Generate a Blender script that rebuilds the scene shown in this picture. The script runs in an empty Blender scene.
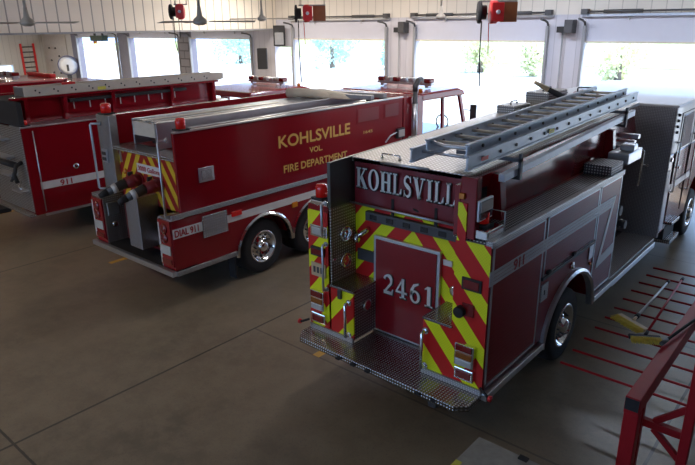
import bpy, bmesh, math, random
from mathutils import Vector, Matrix, Euler
random.seed(7)
PI=math.pi
S=bpy.context.scene
COL=S.collection
# ------------------------------------------------------------------ materials
def new_mat(name):
    m=bpy.data.materials.new(name); m.use_nodes=True
    nt=m.node_tree; b=nt.nodes['Principled BSDF']
    return m,nt,b
def N(nt,t,**k):
    n=nt.nodes.new(t)
    for a,v in k.items(): setattr(n,a,v)
    return n
def mth(nt,op,a,b=None,c=None):
    n=N(nt,'ShaderNodeMath',operation=op)
    for i,v in enumerate((a,b,c)):
        if v is None: continue
        if isinstance(v,(int,float)): n.inputs[i].default_value=v
        else: nt.links.new(v,n.inputs[i])
    return n.outputs[0]
def coords(nt,kind='Object'):
    t=N(nt,'ShaderNodeTexCoord'); s=N(nt,'ShaderNodeSeparateXYZ')
    nt.links.new(t.outputs[kind],s.inputs[0]); return t.outputs[kind],s.outputs
def mixc(nt,fac,a,b):
    n=N(nt,'ShaderNodeMix',data_type='RGBA')
    if isinstance(fac,(int,float)): n.inputs[0].default_value=fac
    else: nt.links.new(fac,n.inputs[0])
    for i,v in ((6,a),(7,b)):
        if isinstance(v,tuple): n.inputs[i].default_value=(*v,1)
        else: nt.links.new(v,n.inputs[i])
    return n.outputs[2]
def plain(name,col,rough=.5,metal=0,coat=0,var=.12,scale=6,bump=0,bscale=80,emit=None,es=0,trans=0):
    m,nt,b=new_mat(name)
    v,_=coords(nt)
    no=N(nt,'ShaderNodeTexNoise'); no.inputs['Scale'].default_value=scale; no.inputs['Detail'].default_value=5
    nt.links.new(v,no.inputs['Vector'])
    c2=tuple(max(0,x*(1-var)) for x in col); c1=tuple(min(1,x*(1+var)) for x in col)
    nt.links.new(mixc(nt,no.outputs[0],c2,c1),b.inputs['Base Color'])
    b.inputs['Roughness'].default_value=rough; b.inputs['Metallic'].default_value=metal
    if coat: b.inputs['Coat Weight'].default_value=coat; b.inputs['Coat Roughness'].default_value=.04
    if trans: b.inputs['Transmission Weight'].default_value=trans
    if bump:
        n2=N(nt,'ShaderNodeTexNoise'); n2.inputs['Scale'].default_value=bscale
        nt.links.new(v,n2.inputs['Vector'])
        bp=N(nt,'ShaderNodeBump'); bp.inputs['Strength'].default_value=bump; bp.inputs['Distance'].default_value=.01
        nt.links.new(n2.outputs[0],bp.inputs['Height']); nt.links.new(bp.outputs[0],b.inputs['Normal'])
    if emit:
        b.inputs['Emission Color'].default_value=(*emit,1); b.inputs['Emission Strength'].default_value=es
    return m
def planar(nt):
    v,o=coords(nt)
    g=N(nt,'ShaderNodeNewGeometry'); s=N(nt,'ShaderNodeSeparateXYZ'); nt.links.new(g.outputs['Normal'],s.inputs[0])
    ax=mth(nt,'GREATER_THAN',mth(nt,'ABSOLUTE',s.outputs[0]),.7)
    az=mth(nt,'GREATER_THAN',mth(nt,'ABSOLUTE',s.outputs[2]),.7)
    def sel(f,a,b): return mth(nt,'ADD',mth(nt,'MULTIPLY',f,a),mth(nt,'MULTIPLY',mth(nt,'SUBTRACT',1.0,f),b))
    return v,sel(ax,o[1],o[0]),sel(az,o[1],o[2])
def diamond(name,col=(.62,.61,.6),k=95,rough=.3,bstr=.7,metal=1.0,con=.75):
    m,nt,b=new_mat(name)
    v,u,w=planar(nt)
    p=mth(nt,'MULTIPLY',mth(nt,'ADD',u,w),k); q=mth(nt,'MULTIPLY',mth(nt,'SUBTRACT',u,w),k)
    h=mth(nt,'MULTIPLY',mth(nt,'SINE',p),mth(nt,'SINE',q))
    h=mth(nt,'SMOOTH_MAX',h,.1,.2)
    bp=N(nt,'ShaderNodeBump'); bp.inputs['Strength'].default_value=bstr; bp.inputs['Distance'].default_value=.006
    nt.links.new(h,bp.inputs['Height']); nt.links.new(bp.outputs[0],b.inputs['Normal'])
    no=N(nt,'ShaderNodeTexNoise'); no.inputs['Scale'].default_value=4; nt.links.new(v,no.inputs['Vector'])
    c=mixc(nt,no.outputs[0],tuple(x*.75 for x in col),col)
    c=mixc(nt,mth(nt,'MULTIPLY',mth(nt,'GREATER_THAN',h,.45),con),tuple(x*.55 for x in col),(.92,.92,.92)) if 1 else c
    nt.links.new(c,b.inputs['Base Color'])
    b.inputs['Metallic'].default_value=metal; b.inputs['Roughness'].default_value=rough
    return m
def chevron(name,xc,slope,period,phase,duty,yel=(.9,.97,.015),red=(.62,.012,.012)):
    m,nt,b=new_mat(name)
    v,o=coords(nt)
    d=mth(nt,'ABSOLUTE',mth(nt,'SUBTRACT',o[0],xc))
    t=mth(nt,'ADD',o[2],mth(nt,'MULTIPLY',d,slope))
    f=mth(nt,'FRACT',mth(nt,'DIVIDE',mth(nt,'SUBTRACT',t,phase),period))
    y=mth(nt,'LESS_THAN',f,duty)
    no=N(nt,'ShaderNodeTexChecker'); no.inputs['Scale'].default_value=60; nt.links.new(v,no.inputs['Vector'])
    yy=mixc(nt,no.outputs[1],yel,tuple(x*.93 for x in yel))
    nt.links.new(mixc(nt,y,red,yy),b.inputs['Base Color'])
    b.inputs['Roughness'].default_value=.35
    return m
def ribbed(name,col,axis,pitch,line=.03,dark=.55,rough=.6):
    m,nt,b=new_mat(name)
    v,o=coords(nt)
    f=mth(nt,'FRACT',mth(nt,'DIVIDE',mth(nt,'ADD',o[axis],100.0),pitch))
    g=mth(nt,'LESS_THAN',f,line/pitch)
    no=N(nt,'ShaderNodeTexNoise'); no.inputs['Scale'].default_value=1.5; nt.links.new(v,no.inputs['Vector'])
    c=mixc(nt,no.outputs[0],tuple(x*.93 for x in col),col)
    nt.links.new(mixc(nt,g,c,tuple(x*dark for x in col)),b.inputs['Base Color'])
    bp=N(nt,'ShaderNodeBump'); bp.inputs['Strength'].default_value=.5; bp.inputs['Distance'].default_value=.02; bp.invert=True
    nt.links.new(g,bp.inputs['Height']); nt.links.new(bp.outputs[0],b.inputs['Normal'])
    b.inputs['Roughness'].default_value=rough
    return m
def floor_mat():
    m,nt,b=new_mat('polished_concrete')
    v,o=coords(nt)
    n1=N(nt,'ShaderNodeTexNoise'); n1.inputs['Scale'].default_value=.6; n1.inputs['Detail'].default_value=8; n1.inputs['Roughness'].default_value=.62
    n2=N(nt,'ShaderNodeTexNoise'); n2.inputs['Scale'].default_value=3.2; n2.inputs['Detail'].default_value=10; n2.inputs['Roughness'].default_value=.7
    n3=N(nt,'ShaderNodeTexNoise'); n3.inputs['Scale'].default_value=40; n3.inputs['Detail'].default_value=6
    for n in (n1,n2,n3): nt.links.new(v,n.inputs['Vector'])
    c=mixc(nt,n1.outputs[0],(.055,.044,.032),(.37,.29,.19))
    r=N(nt,'ShaderNodeValToRGB'); r.color_ramp.elements[0].position=.42; r.color_ramp.elements[1].position=.6
    nt.links.new(n2.outputs[0],r.inputs[0])
    c=mixc(nt,mth(nt,'MULTIPLY',r.outputs[0],.6),c,(.28,.225,.15))
    c=mixc(nt,mth(nt,'MULTIPLY',mth(nt,'GREATER_THAN',n3.outputs[0],.6),.3),c,(.12,.11,.1))
    def ln(a,off,pitch,w):
        f=mth(nt,'FRACT',mth(nt,'DIVIDE',mth(nt,'ADD',a,off+200*pitch),pitch))
        return mth(nt,'LESS_THAN',f,w/pitch)
    wob=mth(nt,'MULTIPLY',mth(nt,'SUBTRACT',n2.outputs[0],.5),.02)
    j=mth(nt,'MAXIMUM',ln(mth(nt,'ADD',o[0],wob),1.565,5.53,.035),mth(nt,'MULTIPLY',ln(mth(nt,'ADD',o[1],wob),3.29,3.58,.03),mth(nt,'MAXIMUM',mth(nt,'LESS_THAN',o[1],-3.0),mth(nt,'MULTIPLY',mth(nt,'GREATER_THAN',o[0],-1.56),.6))))
    c=mixc(nt,mth(nt,'MULTIPLY',j,.8),c,(.03,.028,.025))
    nt.links.new(c,b.inputs['Base Color'])
    rr=N(nt,'ShaderNodeMapRange'); rr.inputs[3].default_value=.22; rr.inputs[4].default_value=.42
    nt.links.new(n2.outputs[0],rr.inputs[0]); nt.links.new(rr.outputs[0],b.inputs['Roughness'])
    bp=N(nt,'ShaderNodeBump'); bp.inputs['Strength'].default_value=.15; bp.inputs['Distance'].default_value=.01
    nt.links.new(n2.outputs[0],bp.inputs['Height']); nt.links.new(bp.outputs[0],b.inputs['Normal'])
    return m
M={}
M['floor']=floor_mat()
M['red']=plain('red_truck_paint',(.25,.005,.012),.16,0,.25,.06,2)
M['red_side']=plain('red_shutter_paint',(.24,.005,.012),.3,0,0,.06,2); M['red_side'].node_tree.nodes['Principled BSDF'].inputs['Specular IOR Level'].default_value=.22
M['red_dull']=plain('dull_red_paint',(.22,.008,.012),.5,0,.1,.15,5)
M['red_rack']=plain('red_steel_paint',(.38,.012,.018),.45,0,0,.12,12); M['red_rack'].node_tree.nodes['Principled BSDF'].inputs['Specular IOR Level'].default_value=.25
M['maroon']=plain('maroon_vinyl',(.2,.012,.02),.45,0,0,.15,3,.25,14)
M['diamond']=diamond('diamond_plate')
M['diamond_dk']=diamond('worn_diamond_plate',(.46,.43,.38),82,.42,.7,.8)
M['diamond_cab']=diamond('cab_diamond_plate',(.5,.48,.5),120,.45,.5,.35,.5)
M['catwalk']=diamond('dark_catwalk_plate',(.2,.19,.2),80,.5,.6,.7)
M['diamond_fine']=diamond('fine_diamond_plate',(.6,.6,.6),150,.33,.5)
M['diamond_step']=diamond('step_diamond_plate',(.5,.46,.42),88,.25,.9)
M['alu']=plain('brushed_aluminium',(.62,.64,.67),.33,.9,0,.1,9)
M['alu_lt']=plain('ladder_aluminium',(.66,.73,.83),.42,.3,0,.12,7)
M['chrome']=plain('chrome',(.8,.8,.8),.1,1,0,.03)
M['steel_dk']=plain('dark_steel',(.09,.09,.095),.5,.5)
M['black']=plain('black_rubber',(.018,.018,.02),.65,0,0,.3,20)
M['black_gloss']=plain('black_gloss',(.015,.015,.017),.2)
M['tire']=plain('tyre_rubber',(.022,.021,.021),.75,0,0,.25,12,.3,60)
M['silver']=plain('reflective_silver_tape',(.6,.62,.65),.35,.25,0,.08)
M['white_tape']=plain('white_tape',(.72,.7,.68),.4)
M['gold']=plain('gold_leaf_lettering',(.8,.52,.13),.35,.2)
M['letter_silver']=plain('silver_lettering',(.78,.78,.75),.35,.2,0,.15,60)
M['letter_black']=plain('black_lettering',(.02,.015,.015),.5)
M['letter_red']=plain('red_lettering',(.42,.01,.015),.4)
M['white']=plain('white_enamel',(.8,.82,.84),.3,0,.3,.03)
M['cream']=plain('cream_canvas',(.68,.6,.47),.8,0,0,.12,6,.3,30)
M['fiber']=plain('cream_fibreglass',(.66,.6,.5),.5,0,0,.1,9)
M['wood']=plain('varnished_wood',(.35,.13,.05),.45,0,0,.25,8)
M['wood_lt']=plain('pale_wood',(.62,.48,.3),.5,0,0,.15,14)
M['bristle']=plain('yellow_bristle',(.8,.6,.07),.7,0,0,.25,40,.8,120)
M['amber']=plain('amber_lens',(.75,.25,.02),.2,0,.4)
M['amber_d']=plain('dull_amber_lens',(.3,.1,.015),.2,0,.4)
M['redlens']=plain('red_lens',(.6,.012,.012),.15,0,.6,.15,40,emit=(1,.03,.02),es=.05)
M['redlens_d']=plain('dark_red_lens',(.2,.01,.01),.2,0,.6,.2,40)
M['whitelens']=plain('clear_lens',(.6,.62,.6),.15,.2,.4)
M['glass']=plain('dark_window_glass',(.03,.035,.04),.06,0,.6)
M['yellow_paint']=plain('yellow_floor_paint',(.6,.33,.05),.6,0,0,.3,8)
M['reelred']=plain('red_reel_plastic',(.75,.03,.03),.4)
M['fan']=plain('beige_fan_enamel',(.55,.5,.42),.45)
M['grey']=plain('grey_steel_paint',(.3,.31,.33),.5)
M['grey_top']=plain('worn_grey_laminate',(.34,.33,.3),.6,0,0,.3,14,.2,50)
M['pillar']=ribbed('lilac_grey_liner',(.6,.59,.65),0,.36,.025,.75)
M['liner']=ribbed('beige_ribbed_liner',(.78,.73,.66),0,.4,.03,.7)
M['bulk']=ribbed('cream_ribbed_liner',(.9,.83,.72),1,.4,.045,.45)
M['header']=plain('pale_header_panel',(.6,.61,.7),.5,0,0,.03)
M['wall_l']=ribbed('grey_ribbed_liner',(.62,.6,.57),1,.4,.03,.75)
M['wall']=plain('painted_wall',(.1,.1,.11),.8)
M['ceil']=plain('white_ceiling_liner',(.78,.76,.72),.7)
M['apron']=plain('pale_concrete_apron',(.55,.54,.52),.8,0,0,.08,1)
M['grass']=plain('dry_grass',(.3,.36,.14),.9,0,0,.25,2)
M['leaf']=plain('pale_blue_green_leaves',(.5,.68,.62),.7,0,0,.2,3)
M['leaf2']=plain('pale_yellow_green_leaves',(.78,.8,.5),.7,0,0,.2,3)
M['bark']=plain('grey_bark',(.2,.17,.14),.8)
M['vest']=plain('pale_yellow_tape',(.8,.75,.1),.5)
M['chevA']=chevron('yellow_and_red_chevrons',1.25,1.15,.52,1.40,.45)
M['chevB']=chevron('amber_and_red_chevrons',1.25,1.5,.40,.1,.5,(.72,.5,.03),(.33,.012,.012))
M['lamp']=plain('added_strip_glow',(.9,.9,.9),.4,emit=(1,.95,.86),es=6)  # glow for the added ceiling strips
# ------------------------------------------------------------------ geometry helpers
class MB:
    def __init__(s): s.b=bmesh.new()
    def _m(s,o): pass
    def box(s,x0,x1,y0,y1,z0,z1):
        v=[s.b.verts.new((x,y,z)) for x in (x0,x1) for y in (y0,y1) for z in (z0,z1)]
        for f in ((0,1,3,2),(4,6,7,5),(0,4,5,1),(2,3,7,6),(0,2,6,4),(1,5,7,3)): s.b.faces.new([v[i] for i in f])
        return s
    def hexa(s,p):   # 8 points: bottom 4 then top 4 (same winding)
        v=[s.b.verts.new(q) for q in p]
        for f in ((3,2,1,0),(4,5,6,7),(0,1,5,4),(1,2,6,5),(2,3,7,6),(3,0,4,7)): s.b.faces.new([v[i] for i in f])
        return s
    def prism(s,pts,axis,a,b):
        def P(p,t):
            q=list(p); q.insert(axis,t); return q
        A=[s.b.verts.new(P(p,a)) for p in pts]; B=[s.b.verts.new(P(p,b)) for p in pts]
        n=len(pts)
        s.b.faces.new(A); s.b.faces.new(B[::-1])
        for i in range(n): s.b.faces.new([A[i],B[i],B[(i+1)%n],A[(i+1)%n]])
        return s
    def rings(s,R,cap=True,smooth=True,closed=False):
        V=[[s.b.verts.new(p) for p in r] for r in R]
        n=len(V[0]); m=len(V)
        for i in range(m if closed else m-1):
            for j in range(n):
                f=s.b.faces.new([V[i][j],V[i][(j+1)%n],V[(i+1)%m][(j+1)%n],V[(i+1)%m][j]]); f.smooth=smooth
        if cap and not closed:
            s.b.faces.new(V[0][::-1]); s.b.faces.new(V[-1])
        return s
    def cyl(s,p0,p1,r0,r1=None,n=14):
        r1=r0 if r1 is None else r1
        p0,p1=Vector(p0),Vector(p1); d=(p1-p0).normalized()
        a=d.orthogonal().normalized(); c=d.cross(a)
        R=[[p+(a*math.cos(2*PI*i/n)+c*math.sin(2*PI*i/n))*r for i in range(n)] for p,r in ((p0,r0),(p1,r1))]
        return s.rings(R)
    def tube(s,pts,r,n=8,closed=False):
        P=[Vector(p) for p in pts]; R=[]; a=None
        for i,p in enumerate(P):
            d=((P[(i+1)%len(P)] if (closed or i<len(P)-1) else p)-(P[i-1] if (closed or i>0) else p)).normalized()
            if a is None: a=d.orthogonal().normalized()
            a=(a-d*a.dot(d)).normalized(); c=d.cross(a)
            R.append([p+(a*math.cos(2*PI*k/n)+c*math.sin(2*PI*k/n))*r for k in range(n)])
        return s.rings(R,closed=closed)
    def lathe(s,prof,c,axis='x',n=32,cap=True):
        # prof: (radius, height along axis)
        R=[]
        for r,h in prof:
            ring=[]
            for i in range(n):
                t=2*PI*i/n; u,w=r*math.cos(t),r*math.sin(t)
                p={'x':(h,u,w),'y':(u,h,w),'z':(u,w,h)}[axis]
                ring.append((c[0]+p[0],c[1]+p[1],c[2]+p[2]))
            R.append(ring)
        return s.rings(R,cap=cap)
    def beam(s,p0,p1,w,h,up=(0,0,1)):
        p0,p1=Vector(p0),Vector(p1); d=(p1-p0).normalized(); u=Vector(up); 
        r=d.cross(u).normalized(); u=r.cross(d)
        return s.rings([[p+r*a*w/2+u*b*h/2 for a,b in ((-1,-1),(1,-1),(1,1),(-1,1))] for p in (p0,p1)],smooth=False)
    def build(s,name,mat,parent=None,bev=0,loc=None):
        bmesh.ops.recalc_face_normals(s.b,faces=s.b.faces)
        me=bpy.data.meshes.new(name); s.b.to_mesh(me); s.b.free()
        me.materials.append(M[mat] if isinstance(mat,str) else mat)
        o=bpy.data.objects.new(name,me); COL.objects.link(o)
        if parent is not None: o.parent=parent
        if loc: o.location=loc
        if bev:
            m=o.modifiers.new('bevel','BEVEL'); m.width=bev; m.segments=2; m.limit_method='ANGLE'; m.angle_limit=.9
        return o
def thing(name,label,cat,loc=(0,0,0),rz=0,group=None):
    o=bpy.data.objects.new(name,None); COL.objects.link(o); o.location=loc; o.rotation_euler=(0,0,rz)
    o.empty_display_size=.1
    return tag(o,label,cat,group)
def tag(o,label,cat,group=None):
    o['label']=label; o['category']=cat
    if group: o['group']=group
    return o
def struct(o): o['kind']='structure'; return o
def dup(root,loc,label):
    def cp(o,par):
        c=o.copy(); COL.objects.link(c)
        if par is not None: c.parent=par
        for ch in list(o.children): cp(ch,c)
        return c
    r=cp(root,None); r.location=loc; r['label']=label
    return r
def lab(o,t): o['label']=t; return o
# text from the built-in face, mapped on a plane: origin o, right vector ux (width), up vector uz (height), n outward
def text(name,body,o,ux,uz,w,h,mat,parent,th=.004,bold=0.0):
    cu=bpy.data.curves.new('t','FONT'); cu.body=body; cu.size=1; cu.extrude=.01; cu.resolution_u=6
    ob=bpy.data.objects.new('t',cu); COL.objects.link(ob)
    dg=bpy.context.evaluated_depsgraph_get(); dg.update()
    me=bpy.data.meshes.new_from_object(ob.evaluated_get(dg))
    bpy.data.objects.remove(ob)
    xs=[v.co.x for v in me.vertices]; ys=[v.co.y for v in me.vertices]
    x0,x1,y0,y1=min(xs),max(xs),min(ys),max(ys)
    ux,uz=Vector(ux).normalized(),Vector(uz).normalized(); n=ux.cross(uz); o=Vector(o)
    for v in me.vertices:
        a=(v.co.x-x0)/(x1-x0)*w; b=(v.co.y-y0)/(y1-y0)*h; c=(v.co.z+.01)/.02*th
        v.co=o+ux*a+uz*b+n*c
    if bold:
        d=h*bold; src=bmesh.new(); out=bmesh.new()
        for k,(a,b) in enumerate(((d,0),(-d,0),(0,d),(0,-d))):
            me2=me.copy()
            for v in me2.vertices: v.co+=ux*a+uz*b+n*(k*.0007)
            out.from_mesh(me2); bpy.data.meshes.remove(me2)
        out.to_mesh(me); out.free(); src.free()
    me.name=name; me.materials.clear(); me.materials.append(M[mat])
    r=bpy.data.objects.new(name,me); COL.objects.link(r); r.parent=parent
    return r
# serif glyphs: every glyph is a list of polygons in a unit cell (x 0..1, y 0..1)
def rect(x0,y0,x1,y1): return [(x0,y0),(x1,y0),(x1,y1),(x0,y1)]
def ringpoly(cx,cy,rx,ry,tx,ty,a0=0,a1=360,n=28):
    out=[]
    for i in range(n):
        t0=math.radians(a0+(a1-a0)*i/n); t1=math.radians(a0+(a1-a0)*(i+1)/n)
        P=lambda t,ix,iy:(cx+(rx-ix)*math.cos(t),cy+(ry-iy)*math.sin(t))
        out.append([P(t0,0,0),P(t1,0,0),P(t1,tx,ty),P(t0,tx,ty)])
    return out
def stroke(pts,ws):
    out=[]
    L=[]
    for i,p in enumerate(pts):
        a=pts[max(0,i-1)]; b=pts[min(len(pts)-1,i+1)]
        d=Vector((b[0]-a[0],b[1]-a[1])).normalized(); n=Vector((-d.y,d.x))*ws[i]/2
        L.append(((p[0]+n.x,p[1]+n.y),(p[0]-n.x,p[1]-n.y)))
    for i in range(len(L)-1): out.append([L[i][0],L[i+1][0],L[i+1][1],L[i][1]])
    return out
def arc(cx,cy,rx,ry,a0,a1,n=12): return [(cx+rx*math.cos(math.radians(a0+(a1-a0)*i/n)),cy+ry*math.sin(math.radians(a0+(a1-a0)*i/n))) for i in range(n+1)]
W_=.24; SF=.07
def serifs(x,w,ys=(0,1)):
    o=[]
    for y in ys: o.append(rect(x-.1,0,x+w+.1,SF) if y==0 else rect(x-.1,1-SF,x+w+.1,1))
    return o
G={
'K':[rect(.12,0,.12+W_,1)]+serifs(.12,W_)+stroke([(.34,.42),(.82,.97)],[.09,.09])+stroke([(.48,.55),(.86,.03)],[.24,.24])+[rect(.6,1-SF,.98,1),rect(.6,0,1.02,SF)],
'O':ringpoly(.5,.5,.48,.52,W_,.07),
'H':[rect(.12,0,.12+W_,1),rect(.64,0,.64+W_,1),rect(.3,.46,.7,.54)]+serifs(.12,W_)+serifs(.64,W_),
'L':[rect(.12,0,.12+W_,1)]+serifs(.12,W_)+[rect(.3,0,.95,SF),[(.95,0),(.95,.32),(.9,.32),(.72,.06),(.72,0)]],
'V':stroke([(.2,.98),(.52,.02)],[.25,.22])+stroke([(.5,.02),(.82,.98)],[.08,.08])+[rect(0,1-SF,.42,1),rect(.62,1-SF,1,1)],
'I':[rect(.3,0,.7,1),rect(.08,0,.92,SF),rect(.08,1-SF,.92,1)],
'E':[rect(.12,0,.12+W_,1)]+serifs(.12,W_)+[rect(.3,0,.92,SF),rect(.3,1-SF,.9,1),rect(.3,.47,.7,.54),[(.92,0),(.92,.3),(.88,.3),(.7,.05),(.7,0)],[(.9,1),(.9,.72),(.86,.72),(.7,.94),(.7,1)],rect(.64,.36,.7,.65)],
'S':stroke(arc(.5,.74,.33,.22,20,100,8)+arc(.5,.74,.31,.22,110,225,8)+[(.5,.5)]+arc(.5,.26,.31,.22,45,-80,8)+arc(.5,.26,.34,.22,-90,-165,8),[.06]*6+[.09]*3+[.14]*3+[.19]*6+[.24]+[.19]*6+[.14]*3+[.09]*3+[.06]*6)+[rect(.8,.7,.86,1),rect(.12,0,.18,.3)],
'2':stroke(arc(.46,.7,.3,.25,170,-40,14)+[(.2,.1)],[.16,.15,.12,.11,.11,.12,.16,.2,.22,.22,.22,.2,.18,.16,.14,.12])+[rect(.12,0,.86,.16),[(.86,0),(.92,.3),(.86,.3),(.74,.14)]],
'4':[rect(.52,0,.74,1),rect(.04,.25,.96,.35),rect(.38,0,.88,.07)]+stroke([(.1,.32),(.6,.96)],[.1,.1]),
'6':ringpoly(.52,.3,.4,.32,.2,.09)+stroke([(.22,.35),(.26,.6),(.42,.84),(.78,.97)],[.2,.2,.16,.08]),
'1':[rect(.38,0,.64,1),rect(.2,0,.82,.07),[(.38,1),(.38,.86),(.18,.82),(.18,.87)]],
}
def serif_text(name,body,o,ux,uz,wd,h,mat,parent,th=.004,gap=.06,grow=0.0,wf=None):
    ux,uz=Vector(ux).normalized(),Vector(uz).normalized(); n=ux.cross(uz); o=Vector(o)
    ws=[(wf or {}).get(c,1.0) for c in body]; tot=sum(ws)+gap*(len(body)-1); sx=wd/tot
    mb=MB(); x=0
    for c,wc in zip(body,ws):
        for poly in G[c]:
            P=[]
            cx=sum(p[0] for p in poly)/len(poly); cy=sum(p[1] for p in poly)/len(poly)
            for px,py in poly:
                gx=(px-cx)*(1+0)+cx; gy=py
                if grow:
                    gx+=grow/(sx*wc)*(1 if px>cx else -1); gy+=grow/h*(1 if py>cy else -1)
                P.append(o+ux*((x+gx*wc)*sx)+uz*(gy*h))
            A=[mb.b.verts.new(p) for p in P]; B=[mb.b.verts.new(p+n*th) for p in P]; k=len(P)
            mb.b.faces.new(A[::-1]); mb.b.faces.new(B)
            for i in range(k): mb.b.faces.new([A[i],A[(i+1)%k],B[(i+1)%k],B[i]])
        x+=wc+gap
    return mb.build(name,mat,parent)
X=(1,0,0);Y=(0,1,0);Z=(0,0,1)
# ------------------------------------------------------------------ wheel
def wheel(par,x,y,side=1,r=.52,dual=False,rim='chrome'):
    z=r; w=.26
    t=MB(); s=side
    prof=[(.30,0),(.42,.0),(.49,-.012),(.515,-.05),(.52,-.09),(.52,-w+.05),(.5,-w+.01),(.3,-w)]
    t.lathe([(a,s*b) for a,b in prof],(x,y,z),'x',40,cap=False)
    if dual: t.lathe([(a,s*(b-.34)) for a,b in prof],(x,y,z),'x',40,cap=False)
    wh=t.build('wheel','tire',par)
    m=MB(); m.lathe([(.31,0),(.29,.012),(.275,0),(.255,-.07),(.2,-.09),(.15,-.04),(.1,-.03),(.1,.02),(.07,.045),(.02,.05),(.001,.05)] if s>0 else [(.31,0),(.29,-.012),(.275,0),(.255,.07),(.2,.09),(.15,.04),(.1,.03),(.1,-.02),(.07,-.045),(.02,-.05),(.001,-.05)],(x,y,z),'x',40,cap=False)
    rm=m.build('rim',rim,wh)
    m=MB()
    for k in range(10):
        a=2*PI*k/10; c=(x-s*.05,y+.165*math.cos(a),z+.165*math.sin(a))
        m.cyl(c,(x+s*.0,c[1],c[2]),.017,.013,8)
    m.build('wheel_nuts','steel_dk' if rim=='chrome' else 'chrome',wh)
    m=MB()
    for k in range(10):
        a=2*PI*(k+.5)/10; yy,zz=y+.222*math.cos(a),z+.222*math.sin(a)
        m.cyl((x-s*.095,yy,zz),(x-s*.072,yy,zz),.02,.02,10)
    m.build('hand_holes','black',wh)
    return wh
def beacon(par,x,y,z,r=.075,h=.15,name='beacon'):
    b=MB().box(x-r-.02,x+r+.02,y-r-.02,y+r+.02,z,z+.03).build(name,'black',par,.005)
    m=MB(); m.lathe([(r,0),(r,h*.75),(r*.8,h*.95),(r*.3,h),(.001,h)],(x,y,z+.03),'z',20)
    m.build('red_dome','redlens',b)
    return b
def grab(par,p0,p1,off,r=.018,name='grab_rail',mat='chrome'):
    p0,p1,off=Vector(p0),Vector(p1),Vector(off)
    m=MB(); m.tube([p0,p0+off*.9,p0+off+(p1-p0)*.02,p1+off-(p1-p0)*.02,p1+off*.9,p1],r,10)
    for p in (p0,p1): m.cyl(p-off.normalized()*.002,p+off.normalized()*.012,r*2,r*2,12)
    return m.build(name,mat,par)
def lightbar(par,cx,y,z,w,name='light_bar'):
    b=MB().box(cx-w/2,cx+w/2,y-.1,y+.1,z,z+.06)
    b.box(cx-w/2+.1,cx-w/2+.2,y-.08,y+.08,z-.06,z).box(cx+w/2-.2,cx+w/2-.1,y-.08,y+.08,z-.06,z)
    b=b.build(name,'alu',par,.01)
    n=int(w/.22)
    for k in range(n):
        x=cx-w/2+w*(k+.5)/n
        m=MB().box(x-w/n*.4,x+w/n*.4,y-.11,y+.11,z+.06,z+.17)
        m.build('light_pod',['alu','whitelens','redlens_d','alu'][k%4] if k not in (0,n-1) else 'redlens_d',b,.03)
    return b
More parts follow.
